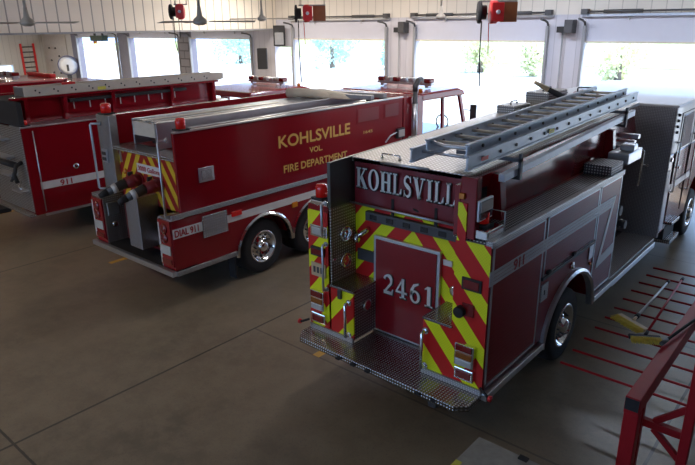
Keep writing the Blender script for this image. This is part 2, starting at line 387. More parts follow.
# ================================================================== TRUCK A (pumper 2461)
def truck_a():
    T=thing('fire_engine','red pumper with yellow chevrons and number 2461 on its rear door','fire engine',(0,0,0))
    c=MB().box(.55,1.95,.6,10.2,.5,.72); c.box(.9,1.6,1.2,3.4,.38,.66)
    c.build('chassis','steel_dk',T)
    MB().cyl((.3,2.45,.52),(2.2,2.45,.52),.09).build('rear_axle','steel_dk',T)
    MB().cyl((.3,9.2,.52),(2.2,9.2,.52),.07).build('front_axle','steel_dk',T)
    # body sides with wheel cut out
    def side(x0,x1):
        arch=[(2.32+.83*math.cos(t),.60+.72*math.sin(t)) for t in [PI*(1-i/20) for i in range(21)]]
        pts=[(0.0,.72)]+[(1.49,.72)]+[p for p in arch if p[1]>.72]+[(3.15,.72),(3.95,.72),(3.95,2.37),(0.0,2.37)]
        return MB().prism(pts,0,x0,x1)
    side(2.1,2.5).build('body_right_side','red_side',T,.006)
    side(0,.36).build('body_left_side','red',T,.006)
    MB().box(.36,2.1,.5,3.95,.72,2.40).build('body_centre','red_dull',T)
    MB().box(.9,1.6,1.3,3.4,.66,.72).build('body_mount','steel_dk',T)
    # wheel wells inner (dark)
    MB().box(1.88,2.095,1.3,3.3,.5,.72).build('wheel_well_liner','black',T)
    # rear faces
    MB().box(.0,.33,-.012,0,.72,2.3).build('left_chevron_panel','chevA',T)
    MB().box(2.1,2.5,-.012,0,.72,2.37).build('right_chevron_panel','chevA',T)
    MB().box(.37,2.1,.47,.5,.72,2.42).build('centre_chevron_panel','chevA',T)
    # step boxes
    for x0,x1,n in ((.36,.73,'left_step_box'),(1.74,2.1,'right_step_box')):
        s=MB().box(x0,x1,0.01,.468,.72,1.36).build(n,'diamond_dk',T)
        MB().box(x0,x1,-.012,.01,.72,1.36).build('chevron_panel','chevA',s)
        MB().box(x0-.0,x1+.015,-.035,.468,1.36,1.39).build('step_top','diamond_step',s,.006)
    sb=MB().lathe([(.075,0),(.08,.012),(.05,.02),(.001,.012)],(.74,.24,1.12),'x',20).build('speaker_port','chrome',T)
    # inner face of left hose bed wall, diamond plate
    MB().box(.33,.37,.0,.5,.72,2.37).build('left_pillar_inner_plate','diamond_dk',T)
    MB().hexa([(.33,.0,2.37),(.375,.0,2.37),(.375,6.1,2.37),(.33,6.1,2.37),(.33,.0,2.92),(.375,.0,2.92),(.375,6.1,3.12),(.33,6.1,3.12)]).build('left_hose_bed_wall',plain('dull_grey_plate',(.13,.13,.12),.35,.6),T)
    for z in (1.62,1.98):
        MB().lathe([(.1,0),(.105,.015),(.085,.025),(.08,.01),(.03,.01),(.001,.016)],(.372,.27,z),'x',24).build('round_port','chrome',T)
    MB().box(.375,.41,.0,.05,1.7,1.73).build('latch','chrome',T)
    # right hose bed wall & rear post
    MB().hexa([(2.0,.1,2.37),(2.06,.1,2.37),(2.06,6.1,2.37),(2.0,6.1,2.37),(2.0,.1,2.90),(2.06,.1,2.90),(2.06,5.6,3.05),(2.0,5.6,3.05)]).build('right_hose_bed_wall','red',T)
    MB().box(2.12,2.3,.0,.1,2.37,3.02).build('right_rear_post','red',T,.01)
    MB().box(2.11,2.21,-.014,.0,2.36,2.76).build('post_chevron_strip',chevron('post_chevrons',0,1.6,.42,.12,.5),T)
    MB().box(2.12,2.18,-.03,-.0,2.8,2.86).build('marker_light','amber',T,.005)
    # gusset posts on right bed wall
    for y in (.75,4.35):
        MB().prism([(2.06,2.37),(2.22,2.37),(2.16,2.9),(2.06,2.9)],1,y,y+.12).build('wall_gusset','red',T,.006)
    MB().box(2.045,2.065,.32,.66,2.55,2.78).build('wall_opening','black',T)
    q=MB().box(2.3,2.33,.02,.3,2.58,2.8).build('scene_light','alu',T,.008)
    MB().box(2.33,2.34,.04,.28,2.68,2.78).build('lens','whitelens',q)
    MB().box(2.33,2.34,.04,.28,2.6,2.67).build('lens','glass',q)
    # catwalk top and edge
    MB().box(2.06,2.5,.0,3.95,2.37,2.395).build('catwalk','catwalk',T)
    MB().box(2.44,2.515,-.01,3.98,2.35,2.42).build('top_edge_trim','diamond_fine',T,.006)
    # beacons and boxes
    for x0,x1,lb in ((.02,.3,'left'),(2.2,2.44,'right')):
        b=MB().box(x0,x1,.02,.36,2.40 if x0>1 else 2.3,2.5 if x0>1 else 2.42).build('beacon_box','chrome',T,.015)
    beacon(T,.12,.12,2.42,.075,.16); beacon(T,2.28,.2,2.5,.065,.14)
    MB().tube([(2.22,.4,2.4),(2.22,.4,2.62),(2.42,.4,2.62),(2.42,.4,2.4)],.008).build('beacon_guard','alu',T)
    # hatch cover
    MB().hexa([(.36,.4,2.88),(2.0,.4,2.88),(2.0,6.1,3.08),(.36,6.1,3.08),(.36,.4,2.93),(2.0,.4,2.93),(2.0,6.1,3.13),(.36,6.1,3.13)]).build('hose_bed_cover',diamond('cover_diamond_plate',(.78,.74,.66),60,.42,.4,.6),T)
    grab(T,(.72,.55,2.94),(.98,.55,2.94),(0,0,.045),.01,'cover_handle')
    MB().tube([(.85,.36,2.93),(1.5,.36,2.935)],.02).build('cover_hinge_bar','alu',T)
    # tarp
    mb=MB(); nx,nz=40,12; V=[]
    for k in range(2):
        g=[]
        for j in range(nz+1):
            for i in range(nx+1):
                x=.4+1.68*i/nx; z=2.33+.56*j/nz; y=.435-.012*math.sin(i*.5)*math.sin(j*.45)-(.012 if k==0 else 0)
                g.append(mb.b.verts.new((x,y,z)))
        V.append(g)
    for k in range(2):
        for j in range(nz):
            for i in range(nx):
                a=j*(nx+1)+i; f=mb.b.faces.new([V[k][a],V[k][a+1],V[k][a+nx+2],V[k][a+nx+1]]); f.smooth=True
    tp=mb.build('hose_bed_curtain','maroon',T)
    MB().box(.4,2.06,.40,.44,2.88,2.92).build('curtain_rail','red_dull',tp)
    wf={'I':.62,'O':1.15,'H':1.15,'K':1.15,'S':.85,'L':.9,'V':1.1,'E':.95}
    serif_text('lettering_outline','KOHLSVILLE',(.452,.4015,2.558),X,Z,1.55,.255,'letter_black',tp,.003,.1,.006,wf)
    serif_text('lettering','KOHLSVILLE',(.445,.397,2.565),X,Z,1.55,.25,'letter_silver',tp,.004,.1,0,wf)
    for x in (.97,1.57):
        MB().box(x,x+.035,.405,.425,2.2,2.5).build('curtain_strap','black',tp)
    # silver bar, black light bar, latch pocket, bits
    m=MB(); m.tube([(.3,.36,2.37),(1.92,.36,2.37)],.014); m.build('curtain_bar','alu',T)
    lb=MB().box(.58,1.86,.40,.47,2.16,2.28).build('traffic_advisor','steel_dk',T,.008)
    for k in range(5): MB().box(.66+.245*k,.76+.245*k,.39,.402,2.19,2.25).build('lamp','black_gloss',lb,.004)
    q=MB().prism([(.98,2.31),(1.5,2.31),(1.4,2.44),(1.3,2.475),(1.18,2.475),(1.08,2.44)],1,.455,.47).build('camera_plate',plain('chevron_yellow',(.78,.86,.02),.35),T)
    MB().lathe([(.14,0),(.12,-.02),(.001,-.02)],(0,0,0),'y',24).build('emblem_plate','black',q)
    o=q.children[0]; o.scale=(1,1,.42); o.location=(1.24,.45,2.385)
    m=MB(); m.tube([(.42,.47,1.95),(.45,.38,1.93),(.55,.33,1.98),(.6,.4,2.03),(.58,.47,2.04)],.03); m.lathe([(.05,0),(.05,.05),(.02,.06)],(.44,.38,1.9),'x',14); m.build('valve_handle','chrome',T)
    MB().box(.42,.72,.44,.47,1.6,1.75).build('electrical_cover','steel_dk',T,.008)
    # rear door
    MB().box(.70,1.66,.42,.47,.70,1.99).build('door_frame','alu',T,.006)
    d=MB().box(.74,1.62,.405,.43,.73,1.95).build('rear_door','red',T,.008)
    serif_text('number_shadow','2461',(.868,.4015,1.268),X,Z,.77,.265,'letter_black',d,.003,.1,.008)
    serif_text('number','2461',(.86,.397,1.275),X,Z,.77,.26,'letter_silver',d,.004,.1)
    MB().box(1.68,1.8,.455,.47,1.83,1.9).build('small_plate','white_tape',T)
    MB().lathe([(.07,0),(.075,-.02),(.05,-.03),(.001,-.01)],(1.86,.46,1.55),'y',20).build('filler_port','chrome',T)
    # tail lights etc (left, right)
    def lamp(x0,x1,z0,z1,kind,d=.06):
        f=MB().box(x0,x1,-d,-.012,z0,z1).build('tail_light' if kind!='bar' else 'warning_light','chrome' if kind!='dark' else 'black',T,.01)
        if kind=='tri':
            h=(z1-z0)/3
            for k,mm in enumerate(('whitelens','amber_d','redlens_d')):
                MB().box(x0+.02,x1-.02,-d-.012,-d+.01,z0+h*k+.01,z0+h*(k+1)-.005).build('lens',mm,f,.005)
        elif kind=='white': 
            MB().box(x0+.03,x1-.03,-d-.01,-d+.01,z0+.03,z1-.03).build('lens','whitelens',f,.005)
        else: MB().box(x0+.025,x1-.025,-d-.01,-d+.01,z0+.025,z1-.025).build('lens','redlens_d',f,.005)
    lamp(.05,.28,.99,1.25,'tri',.07); lamp(2.18,2.41,.98,1.24,'tri',.07)
    lamp(.05,.29,.80,.94,'red'); lamp(2.18,2.41,.81,.95,'red')
    lamp(.05,.33,1.97,2.12,'white',.03); lamp(2.2,2.43,1.85,1.99,'dark',.03)
    lamp(.06,.28,1.72,1.84,'dark',.05); 
    MB().box(2.22,2.36,-.03,-.012,1.56,1.7).build('black_plate','redlens_d',T,.005)
    MB().lathe([(.062,0),(.062,-.07),(.05,-.08),(.001,-.08)],(2.21,-.012,1.6),'y',20).build('rubber_bumper','black',T)
    pl=MB().box(.05,.29,-.03,-.014,1.44,1.62).build('licence_plate','wood_lt',T,.004)
    for k in range(3): MB().box(.09+.06*k,.125+.06*k,-.034,-.029,1.49,1.57).build('plate_character','steel_dk',pl)
    grab(T,(.3,-.012,1.3),(.3,-.012,1.9),(0,-.07,0),.016,'grab_rail','alu')
    grab(T,(.3,-.012,2.02),(.3,-.012,2.42),(0,-.07,0),.016,'grab_rail','alu')
    grab(T,(.66,-.012,.78),(.66,-.012,1.22),(0,-.08,0),.02,'grab_rail','chrome')
    grab(T,(1.78,-.012,.78),(1.78,-.012,1.22),(0,-.08,0),.02,'grab_rail','chrome')
    MB().box(.5,.55,-.05,-.012,1.24,1.36).build('hook_bracket','steel_dk',T,.004)
    # rear step
    st=MB().prism([(0,.0),(0,-.2),(.1,-.33),(2.38,-.38),(2.5,-.27),(2.5,.0),(1.74,0.0),(1.74,.47),(.73,.47),(.73,0)],2,.62,.69).build('rear_step','diamond_step',T,.004)
    MB().box(.0,.73,-.03,.0,.69,.75).build('kick_strip','wood_lt' if 0 else 'diamond_fine',st); MB().box(1.74,2.5,-.03,.0,.69,.75).build('kick_strip','diamond_fine',st)
    for x in (.75,.98,1.2,1.9,2.1): MB().box(x,x+.06,-.385,-.34,.64,.665).build('step_slot','black',st)
    m=MB(); m.beam((.3,-.1,.5),(1.0,-.1,.5),.05,.05); m.box(.3,.34,-.12,-.08,.5,.62); m.box(.96,1.0,-.12,-.08,.5,.62); m.build('tow_bar','steel_dk',T)
    MB().box(2.02,2.12,-.3,-.1,.5,.62).build('tow_hook','steel_dk',T,.01)
    for x,s in ((0,-1),(2.5,1)):
        m=MB(); m.cyl((x,-.05,.8),(x+s*.12,-.08,.74),.015); o=m.build('side_marker_arm','black',T)
        MB().lathe([(.03,0),(.035,s*.03),(.001,s*.04)],(x+s*.12,-.08,.74),'x',12).build('red_marker','reelred',o)
    # right side shutters
    for (y0,y1,z0,z1) in ((.06,1.24,.78,2.33),(1.36,2.98,1.62,2.33),(3.08,3.88,.78,2.33)):
        f=MB()
        f.box(2.5,2.512,y0-.03,y0,z0-.03,z1+.03).box(2.5,2.512,y1,y1+.03,z0-.03,z1+.03).box(2.5,2.512,y0-.03,y1+.03,z1,z1+.03).box(2.5,2.512,y0-.03,y1+.03,z0-.03,z0)
        f=f.build('shutter_door','alu',T)
        s=MB(); n=int((z1-z0)/.05)
        pts=[(2.5,z0)]
        for k in range(n):
            za=z0+(z1-z0)*k/n; zb=z0+(z1-z0)*(k+1)/n
            pts+=[(2.506,za+.004),(2.5072,za+.006),(2.5072,zb-.004)]
        pts.append((2.5,z1))
        s.prism(pts,1,y0,y1); s.build('slats','red_side',f)
    MB().box(2.5,2.53,1.3,3.02,1.57,1.61).build('drip_ledge','steel_dk',T,.005)
    for y in (1.42,2.2): MB().box(2.5,2.54,y,y+.08,1.62,1.66).build('ledge_latch','black',T)
    # stripes
    m=MB()
    for z in (1.945,1.985,2.025,2.065): m.box(2.508,2.513,-.0,3.66,z,z+.032)
    m.build('side_stripe','silver',T)
    MB().prism([(3.72,2.1),(3.64,2.1),(3.2,1.16),(3.29,1.12)],0,2.508,2.514).build('stripe_diagonal','silver',T)
    MB().prism([(3.2,1.12),(3.92,1.18),(3.92,1.34),(3.26,1.26)],0,2.508,2.5135).build('stripe_lower','silver',T)
    MB().box(2.495,2.505,-.008,.07,1.94,2.1).build('stripe_wrap','silver',T)
    text('number_911','911',(2.514,.5,1.965),Y,Z,.24,.115,'letter_red',T,.003,.035)
    # fender arch
    m=MB(); prof=[]
    for i in range(25):
        t=PI*(1-i/24)*1.0; y=2.32+.80*math.cos(t); z=.60+.70*math.sin(t)
        R=[]; 
        for rr,xx in ((.0,2.46),(.0,2.54),(.035,2.56),(.07,2.54),(.07,2.5)):
            R.append((xx,2.32+(.80+rr)*math.cos(t),.60+(.70+rr)*math.sin(t)))
        prof.append(R)
    m.rings(prof,smooth=False); m.build('wheel_arch_trim','alu',T)
    MB().box(2.5,2.515,1.32,1.52,1.28,1.5).build('fuel_hatch','diamond_fine',T,.004)
    MB().box(2.5,2.515,2.86,3.02,1.36,1.6).build('access_hatch','alu',T,.004)
    MB().box(2.505,2.52,1.40,1.42,1.36,1.42).build('hatch_latch','black',T)
    MB().lathe([(.05,0),(.05,.03),(.001,.035)],(2.5,2.25,1.47),'x',16).build('filler_cap','chrome',T)
    MB().lathe([(.022,0),(.022,.02),(.001,.03)],(2.5,2.95,1.28),'x',12).build('marker_light','amber',T)
    MB().box(2.46,2.56,.0,1.46,.62,.70).build('rub_rail','alu',T,.008); MB().box(2.46,2.56,3.18,3.95,.62,.70).build('rub_rail','alu',T,.008)
    # pump bay
    MB().box(.5,1.95,3.95,5.3,.72,2.55).build('pump_panel','diamond_dk',T)
    MB().box(.5,1.8,5.3,6.37,.72,2.2).build('pump_housing','steel_dk',T)
    MB().box(1.95,2.44,3.95,4.02,.72,2.4).build('pump_bay_jamb','alu',T)
    MB().box(1.9,2.5,3.95,6.37,.66,.72).build('running_board','diamond_cab',T,.005)
    MB().box(2.46,2.56,3.95,6.2,.60,.70).build('running_board_rail','alu',T,.008)
    MB().box(2.2,2.44,5.2,5.7,.46,.60).build('hanging_step','black',T,.01)
    for (y,z,r) in ((4.3,1.25,.11),(4.6,1.62,.08),(4.95,1.3,.07)):
        m=MB(); m.cyl((1.95,y,z),(2.25,y,z),r*.75,r*.8,20); m.cyl((2.25,y,z),(2.36,y,z),r,r,20); o=m.build('pump_intake','steel_dk',T)
        m=MB()
        for k in range(4):
            a=PI/2*k+.3; m.cyl((2.3,y+r*math.cos(a),z+r*math.sin(a)),(2.3,y+1.35*r*math.cos(a),z+1.35*r*math.sin(a)),.014,.012,8)
        m.build('cap_lug','chrome',o)
    g=MB().box(1.95,1.98,4.05,4.7,1.85,2.35).build('gauge_panel','black_gloss',T,.004)
    for k in range(6):
        MB().lathe([(.05,0),(.055,.02),(.04,.022),(.001,.015)],(1.98,4.15+.2*(k%3),2.22-.2*(k//3)),'x',14).build('gauge','chrome',g)
    MB().box(2.1,2.48,3.45,3.95,2.4,2.55).build('catwalk_box','catwalk',T,.008)
    m=MB().box(2.2,2.5,4.1,4.75,2.45,2.62); m.box(2.3,2.5,4.3,4.5,2.62,2.72); m.build('crosslay_box','alu',T,.02)
    m=MB(); m.tube([(2.48,4.75,2.6),(2.5,4.85,2.55),(2.48,4.85,2.0)],.015); m.build('hand_rail','chrome',T)
    m=MB().box(1.5,2.4,5.0,5.1,2.5,2.56).box(1.9,2.35,5.0,5.1,2.7,2.76).box(1.5,2.3,5.0,5.1,2.62,2.66); m.build('crosslay_rollers','alu',T)
    grab(T,(2.1,6.36,2.05),(2.2,6.36,2.02),(0,-.05,0),.015,'cab_grab_handle')
    # cab
    MB().box(.0,2.54,6.37,6.43,.72,3.05).build('cab_rear_wall','diamond_cab',T,.01)
    ch=[(6.43,.72),(8.45,.72),(8.47,.85),(8.6,1.15),(8.85,1.33),(9.2,1.38),(9.55,1.33),(9.8,1.15),(9.9,.72),(11.1,.72),(11.15,1.7),(11.0,2.2),(6.43,2.2)]
    MB().prism(ch,0,.0,2.5).build('cab_lower','red',T,.02)
    MB().prism([(6.43,2.2),(11.0,2.2),(10.75,2.95),(10.5,3.05),(6.43,3.05)],0,.0,2.52).build('cab_upper','white',T,.03)
    MB().box(-.02,2.56,6.38,10.6,3.04,3.09).build('cab_roof','white',T,.02)
    for k in range(4): MB().cyl((2.52,6.62,2.9-.1*k),(2.55,6.62,2.9-.1*k),.028,.022,12).build('cab_vent','black',T)
    for y0,y1 in ((7.05,7.75),(8.1,9.1),(9.4,10.6)):
        MB().box(2.515,2.53,y0,y1,2.25,2.85).build('cab_window','glass',T,.01)
    m=MB(); m.tube([(2.5,7.95,.9),(2.52,7.95,2.9),(2.52,6.9,2.9),(2.5,6.9,.9)],.012); m.build('cab_door_seam','black',T)
    grab(T,(2.52,6.8,1.5),(2.52,6.8,2.4),(.06,0,0),.015,'cab_grab_rail')
    grab(T,(2.52,8.02,1.3),(2.52,8.02,2.4),(.06,0,0),.015,'cab_grab_rail')
    MB().box(2.5,2.515,6.45,6.75,.8,1.9).build('side_reflective_panel','silver',T)
    MB().box(2.5,2.515,6.75,8.4,1.5,1.62).build('side_reflective_stripe','silver',T)
    s=MB().box(2.3,2.62,7.05,7.7,.42,.5).box(2.35,2.6,7.1,7.65,.78,.84); s.build('cab_steps','diamond_step',T,.008)
    MB().box(2.35,2.5,7.0,7.75,.5,.78).build('step_well','black',T)
    m=MB().box(2.49,2.56,6.5,6.56,2.1,2.16).box(2.49,2.54,7.2,7.3,1.85,1.9); m.build('door_latch','chrome',T)
    for x,s in ((2.46,1),(.04,-1)): wheel(T,x,9.2,s); 
    for x,s in ((2.44,1),(.06,-1)): wheel(T,x,2.42,s,dual=True)
    MB().box(.3,2.2,11.1,11.5,.5,.8).build('front_bumper','chrome',T,.03)
    # ladder rack
    m=MB(); 
    m.hexa([(2.24,.55,2.88),(2.31,.55,2.88),(2.31,4.8,3.08),(2.24,4.8,3.08),(2.24,.55,2.96),(2.31,.55,2.96),(2.31,4.8,3.17),(2.24,4.8,3.17)])
    rk=m.build('ladder_rack_rail','alu_lt',T,.006)
    for y in (.85,4.3):
        zz=2.9+.035*y
        m=MB().box(1.55,2.34,y,y+.05,zz+.11,zz+.15).box(2.31,2.34,y,y+.05,zz-.08,zz+.2).box(2.02,2.32,y,y+.05,zz-.08,zz-.04); m.build('ladder_bracket','steel_dk',T)
    return T
TA=truck_a()
def ladder_a():
    L=thing('extension_ladder','aluminium two-section extension ladder on top of the 2461 pumper','ladder',(0,0,0))
    sl=.032
    def rail(x0,x1,y0,y1,z,h):
        m=MB(); w=x1-x0
        for a,b,c,d in ((x0,x1,0,.018),(x0,x1,h-.018,h)):
            m.hexa([(a,y0,z+y0*sl+c),(b,y0,z+y0*sl+c),(b,y1,z+y1*sl+c),(a,y1,z+y1*sl+c),(a,y0,z+y0*sl+d),(b,y0,z+y0*sl+d),(b,y1,z+y1*sl+d),(a,y1,z+y1*sl+d)])
        xm=(x0+x1)/2
        a,b=xm-.008,xm+.008
        m.hexa([(a,y0,z+y0*sl),(b,y0,z+y0*sl),(b,y1,z+y1*sl),(a,y1,z+y1*sl),(a,y0,z+y0*sl+h),(b,y0,z+y0*sl+h),(b,y1,z+y1*sl+h),(a,y1,z+y1*sl+h)])
        return m
    for (xa,xb,y0,y1,z,h,n) in ((1.60,2.24,-.12,5.0,3.115,.145,'base_section'),(1.69,2.15,.02,4.75,3.215,.12,'fly_section')):
        for x in (xa,xb):
            r=rail(x-.02,x+.02,y0,y1,z,h).build(n+'_rail','alu_lt',L)
            yy=y0+.3
            while yy<y1-.1:
                MB().cyl((x+.0205,yy,z+h/2+yy*sl),(x+.007,yy,z+h/2+yy*sl),.018,.018,8).build('rivet','steel_dk',r); yy+=.356
        yy=y0+.2
        while yy<y1-.05:
            m=MB(); zc=z+h*.55+yy*sl; m.cyl((xa,yy,zc),(xb,yy,zc),.018,.018,8); m.build('rung','fiber' if n=='fly_section' else 'alu',L); yy+=.356
    o=MB().box(2.262,2.264,.12,.26,3.17,3.21).build('red_decal','reelred',L)
    o=MB().box(2.262,2.264,1.7,1.85,3.22,3.27).build('yellow_decal','vest',L)
    m=MB(); m.tube([(1.7,.1,3.3),(1.9,.03,3.29),(2.1,.06,3.29),(2.16,.1,3.3)],.02); m.build('rope','alu',L)
ladder_a()
# things on the cover of the pumper
def case(loc,sx,sy,sz,label):
    t=thing('equipment_case',label,'case',loc)
    MB().box(0,sx,0,sy,0,sz).build('case_body','diamond_dk',t,.01)
    MB().box(-.01,sx+.01,-.01,sy+.01,sz*.72,sz*.76).build('lid_seam','steel_dk',t)
    grab(t,(sx+.0,sy*.35,sz*.5),(sx+.0,sy*.65,sz*.5),(.03,0,0),.008,'handle','black')
    grab(t,(sx*.5,sy*.3,sz),(sx*.5,sy*.7,sz),(0,0,.05),.008,'top_handle','black')
case((.42,3.98,3.058),.32,.55,.13,'small diamond plate case on the pumper cover nearest the rear, by the ladder')
case((.5,4.85,3.089),.4,.8,.24,'larger diamond plate case on the pumper cover behind the small one')
t=thing('deck_gun','black deck gun with tan nozzle tip on top of the pumper','nozzle',(1.1,5.1,3.09))
MB().lathe([(.1,0),(.1,.05),(.05,.09),(.05,.16)],(0,0,0),'z',16).build('base','steel_dk',t)
MB().cyl((0,0,.14),(-.22,-.25,.3),.055,.04).build('barrel','black',t)
MB().cyl((-.22,-.25,.3),(-.38,-.43,.42),.045,.028).build('tip','wood_lt',t)
t=thing('gear_bag','crumpled dark red gear bag on top of the pumper near the cab','bag',(1.2,5.75,3.11))
mb=MB(); bmesh.ops.create_icosphere(mb.b,subdivisions=4,radius=1)
for v in mb.b.verts:
    n=1+.12*math.sin(v.co.x*5)*math.sin(v.co.y*4+1)+.06*math.sin(v.co.z*9+v.co.x*7)
    v.co=Vector((v.co.x*.28*n,v.co.y*.3*n,max(-.02,v.co.z*.22*n)))
for f in mb.b.faces: f.smooth=True
mb.build('bag_body','maroon',t)
grab(t,(-.12,-.1,.17),(.12,.1,.17),(0,0,.08),.012,'bag_handle','black')
# ================================================================== TRUCK B (tanker)
XB=-5.56
def truck_b():
    T=thing('tanker_truck','red tanker truck lettered KOHLSVILLE VOL. FIRE DEPARTMENT in gold','fire truck',(XB,0,0))
    c=MB().box(.6,1.9,.5,9.4,.5,.66); c.build('chassis','steel_dk',T)
    for y in (1.95,3.32,8.2): MB().cyl((.3,y,.52),(2.2,y,.52),.09).build('axle','steel_dk',T)
    def low(x0,x1,y0):
        a1=[(1.95+.66*math.cos(t),.52+.64*math.sin(t)) for t in [PI*(1-i/16) for i in range(17)]]
        a2=[(3.32+.66*math.cos(t),.52+.64*math.sin(t)) for t in [PI*(1-i/16) for i in range(17)]]
        a=[p for p in a1 if p[1]>.62 and p[0]<2.635]+[p for p in a2 if p[1]>.62 and p[0]>2.635]
        return MB().prism([(y0,.62)]+a+[(6.3,.62),(6.3,1.5),(y0,1.5)],0,x0,x1)
    low(2.14,2.5,0).build('lower_body_right','red',T,.006)
    low(0,.37,0).build('lower_body_left','red',T,.006)
    MB().box(.37,2.14,.4,6.3,.66,1.5).build('lower_body_core','red_dull',T)
    MB().box(2.12,2.14,.0,.4,.66,1.5).build('right_pillar_inner_plate','diamond_dk',T)
    MB().box(.37,.385,.0,.4,.66,1.55).build('left_pillar_inner_plate','diamond_dk',T)
    MB().box(0,.38,0,.35,1.5,1.57).build('left_pillar_top','diamond_dk',T,.006)
    MB().box(2.13,2.5,0,.25,1.5,1.53).build('right_pillar_top','diamond_fine',T,.006)
    MB().box(2.0,2.13,1.3,4.0,.4,1.3).build('wheel_well_liner','black',T)
    # upper sides
    MB().box(2.44,2.5,.2,6.25,1.5,2.88).build('upper_side_right','red',T,.01)
    MB().box(.0,.06,.33,6.25,1.5,2.93).build('upper_side_left','red',T,.01)
    MB().box(.06,2.44,.45,6.2,1.5,2.38).build('tank','red_dull',T)
    MB().box(.06,2.44,6.1,6.2,2.38,2.86).build('front_bulkhead','red_dull',T)
    MB().box(-.02,.42,.3,.45,1.57,2.96).build('left_rear_column','diamond_fine',T,.008)
    MB().box(.42,2.44,.40,.45,.7,2.4).build('rear_chevron_panel','chevB',T)
    MB().box(.42,2.44,.3,.7,2.38,2.44).build('rear_ledge','diamond_step',T,.006)
    # deck
    MB().box(0,2.5,-.03,.42,.6,.66).build('rear_deck','black',T)
    MB().box(-.04,2.54,-.1,-.02,.58,.67).build('rear_bumper','alu',T,.01)
    # corner light boxes
    for x0,x1 in ((.01,.36),(2.15,2.49)):
        f=MB().box(x0,x1,-.03,0,.72,1.5).build('corner_light_panel','red',T,.005)
        m=MB()
        for k in range(2): m.lathe([(.09,0),(.08,-.02),(.001,-.03)],((x0+x1)/2,-.03,1.36-.16*k),'y',16)
        m.build('round_lamp','redlens_d',f)
        MB().box(x0+.03,x1-.03,-.045,-.03,.92,1.08).build('reverse_lamp','whitelens',f,.005)
        MB().box(x0+.02,x0+.05,-.04,-.03,.75,1.45).build('reflective_edge','white_tape',f)
        MB().box(x0+.05,x1-.03,-.045,-.03,.76,.84).build('reflector','redlens_d',f)
    # valves + chute box
    MB().box(1.16,1.55,.0,.40,.8,1.72).build('dump_chute','diamond_fine',T,.008)
    for x in (1.05,1.66):
        m=MB(); m.cyl((x,.4,1.9),(x-.02,.12,1.88),.11,.10,18); m.cyl((x,.4,1.9),(x,.375,1.9),.135,.135,18); m.tube([(x-.12,.3,1.9),(x,.26,1.99),(x+.12,.3,1.9)],.03); m.build('dump_valve','red_dull',T)
        m=MB(); m.cyl((x-.02,.12,1.88),(x-.07,-.2,1.78),.09,.065,18); o=m.build('valve_nozzle','steel_dk',T)
        MB().cyl((x-.045,-.04,1.83),(x-.06,-.12,1.805),.085,.078,18).build('white_band','white_tape',o)
        MB().cyl((x-.07,-.2,1.78),(x-.09,-.34,1.73),.066,.042,18).build('rubber_tip','black',o)
        MB().box(x-.2,x-.17,.28,.375,1.78,2.02).build('valve_lever','steel_dk',T,.004)
    g=MB().box(1.02,1.76,.385,.4,2.03,2.19).build('capacity_sign','white_tape',T)
    text('lettering','3000 Gallons',(1.06,.385,2.07),X,Z,.66,.08,'letter_red',g,.003,.03)
    g=MB().box(.95,2.1,.385,.4,.84,.96).build('rear_sign','white_tape',T)
    text('lettering','KEEP BACK 500 FT',(.98,.385,.865),X,Z,1.05,.07,'letter_red',g,.003,.035)
    g=MB().box(.385,.41,.06,.28,1.18,1.42).build('receptacle_box','alu',T,.006)
    MB().lathe([(.05,0),(.055,.02),(.001,.02)],(.385,.17,1.0),'x',14).build('round_socket','chrome',T)
    g=MB().box(.06,.24,.27,.3,2.1,2.34).build('rear_socket_panel','alu',T,.006)
    for z in (2.17,2.27): MB().box(.09,.21,.255,.272,z-.03,z+.03).build('socket','steel_dk',g,.004)
    m=MB(); m.lathe([(.05,0),(.05,-.03),(.001,-.04)],(.6,.4,1.98),'y',14); m.build('amber_lamp','amber',T)
    MB().box(.5,.58,.37,.4,2.15,2.35).build('rear_latch','chrome',T)
    # rails
    grab(T,(.12,.3,1.6),(.12,.3,2.8),(-.16,-.12,0),.02,'grab_rail','alu')
    grab(T,(2.3,.2,1.53),(2.3,.2,2.75),(.0,-.16,0),.02,'grab_rail','alu')
    MB().box(2.3,2.34,.02,.44,1.53,1.56).build('rail_foot','alu',T)
    beacon(T,.18,.4,2.96,.09,.17); beacon(T,2.40,.42,2.89,.08,.17)
    # side details
    MB().box(2.5,2.525,.0,6.3,1.52,1.6).build('side_moulding','diamond_fine',T,.004)
    MB().box(2.5,2.505,1.08,6.3,1.2,1.335).build('side_stripe','white_tape',T)
    g=MB().box(2.5,2.508,.01,.62,1.2,1.36).build('dial_sign','white_tape',T)
    text('lettering','DIAL 911',(2.508,.04,1.225),Y,Z,.46,.11,'letter_red',g,.003,.035)
    MB().box(2.505,2.52,.58,1.1,1.07,1.45).build('side_plate',diamond('side_plate_diamond',(.7,.7,.7),70,.25,.9),T,.004)
    MB().box(2.5,2.53,1.2,1.42,1.29,1.38).build('marker_light','redlens',T,.008)
    MB().box(2.5,2.53,2.66,2.8,1.12,1.22).build('amber_marker','amber',T,.008)
    g=MB().box(2.5,2.52,.6,.9,2.02,2.26).build('outlet_panel','alu',T,.008)
    MB().box(2.52,2.528,.64,.86,2.06,2.22).build('outlet_cover','diamond_fine',g,.004)
    MB().box(2.48,2.53,.0,1.29,.56,.64).build('rub_rail','diamond_fine',T,.006)
    MB().box(2.48,2.53,3.98,6.3,.56,.64).build('rub_rail','diamond_fine',T,.006)
    m=MB().box(2.44,2.52,.2,6.25,2.87,2.895); m.build('top_edge','alu',T)
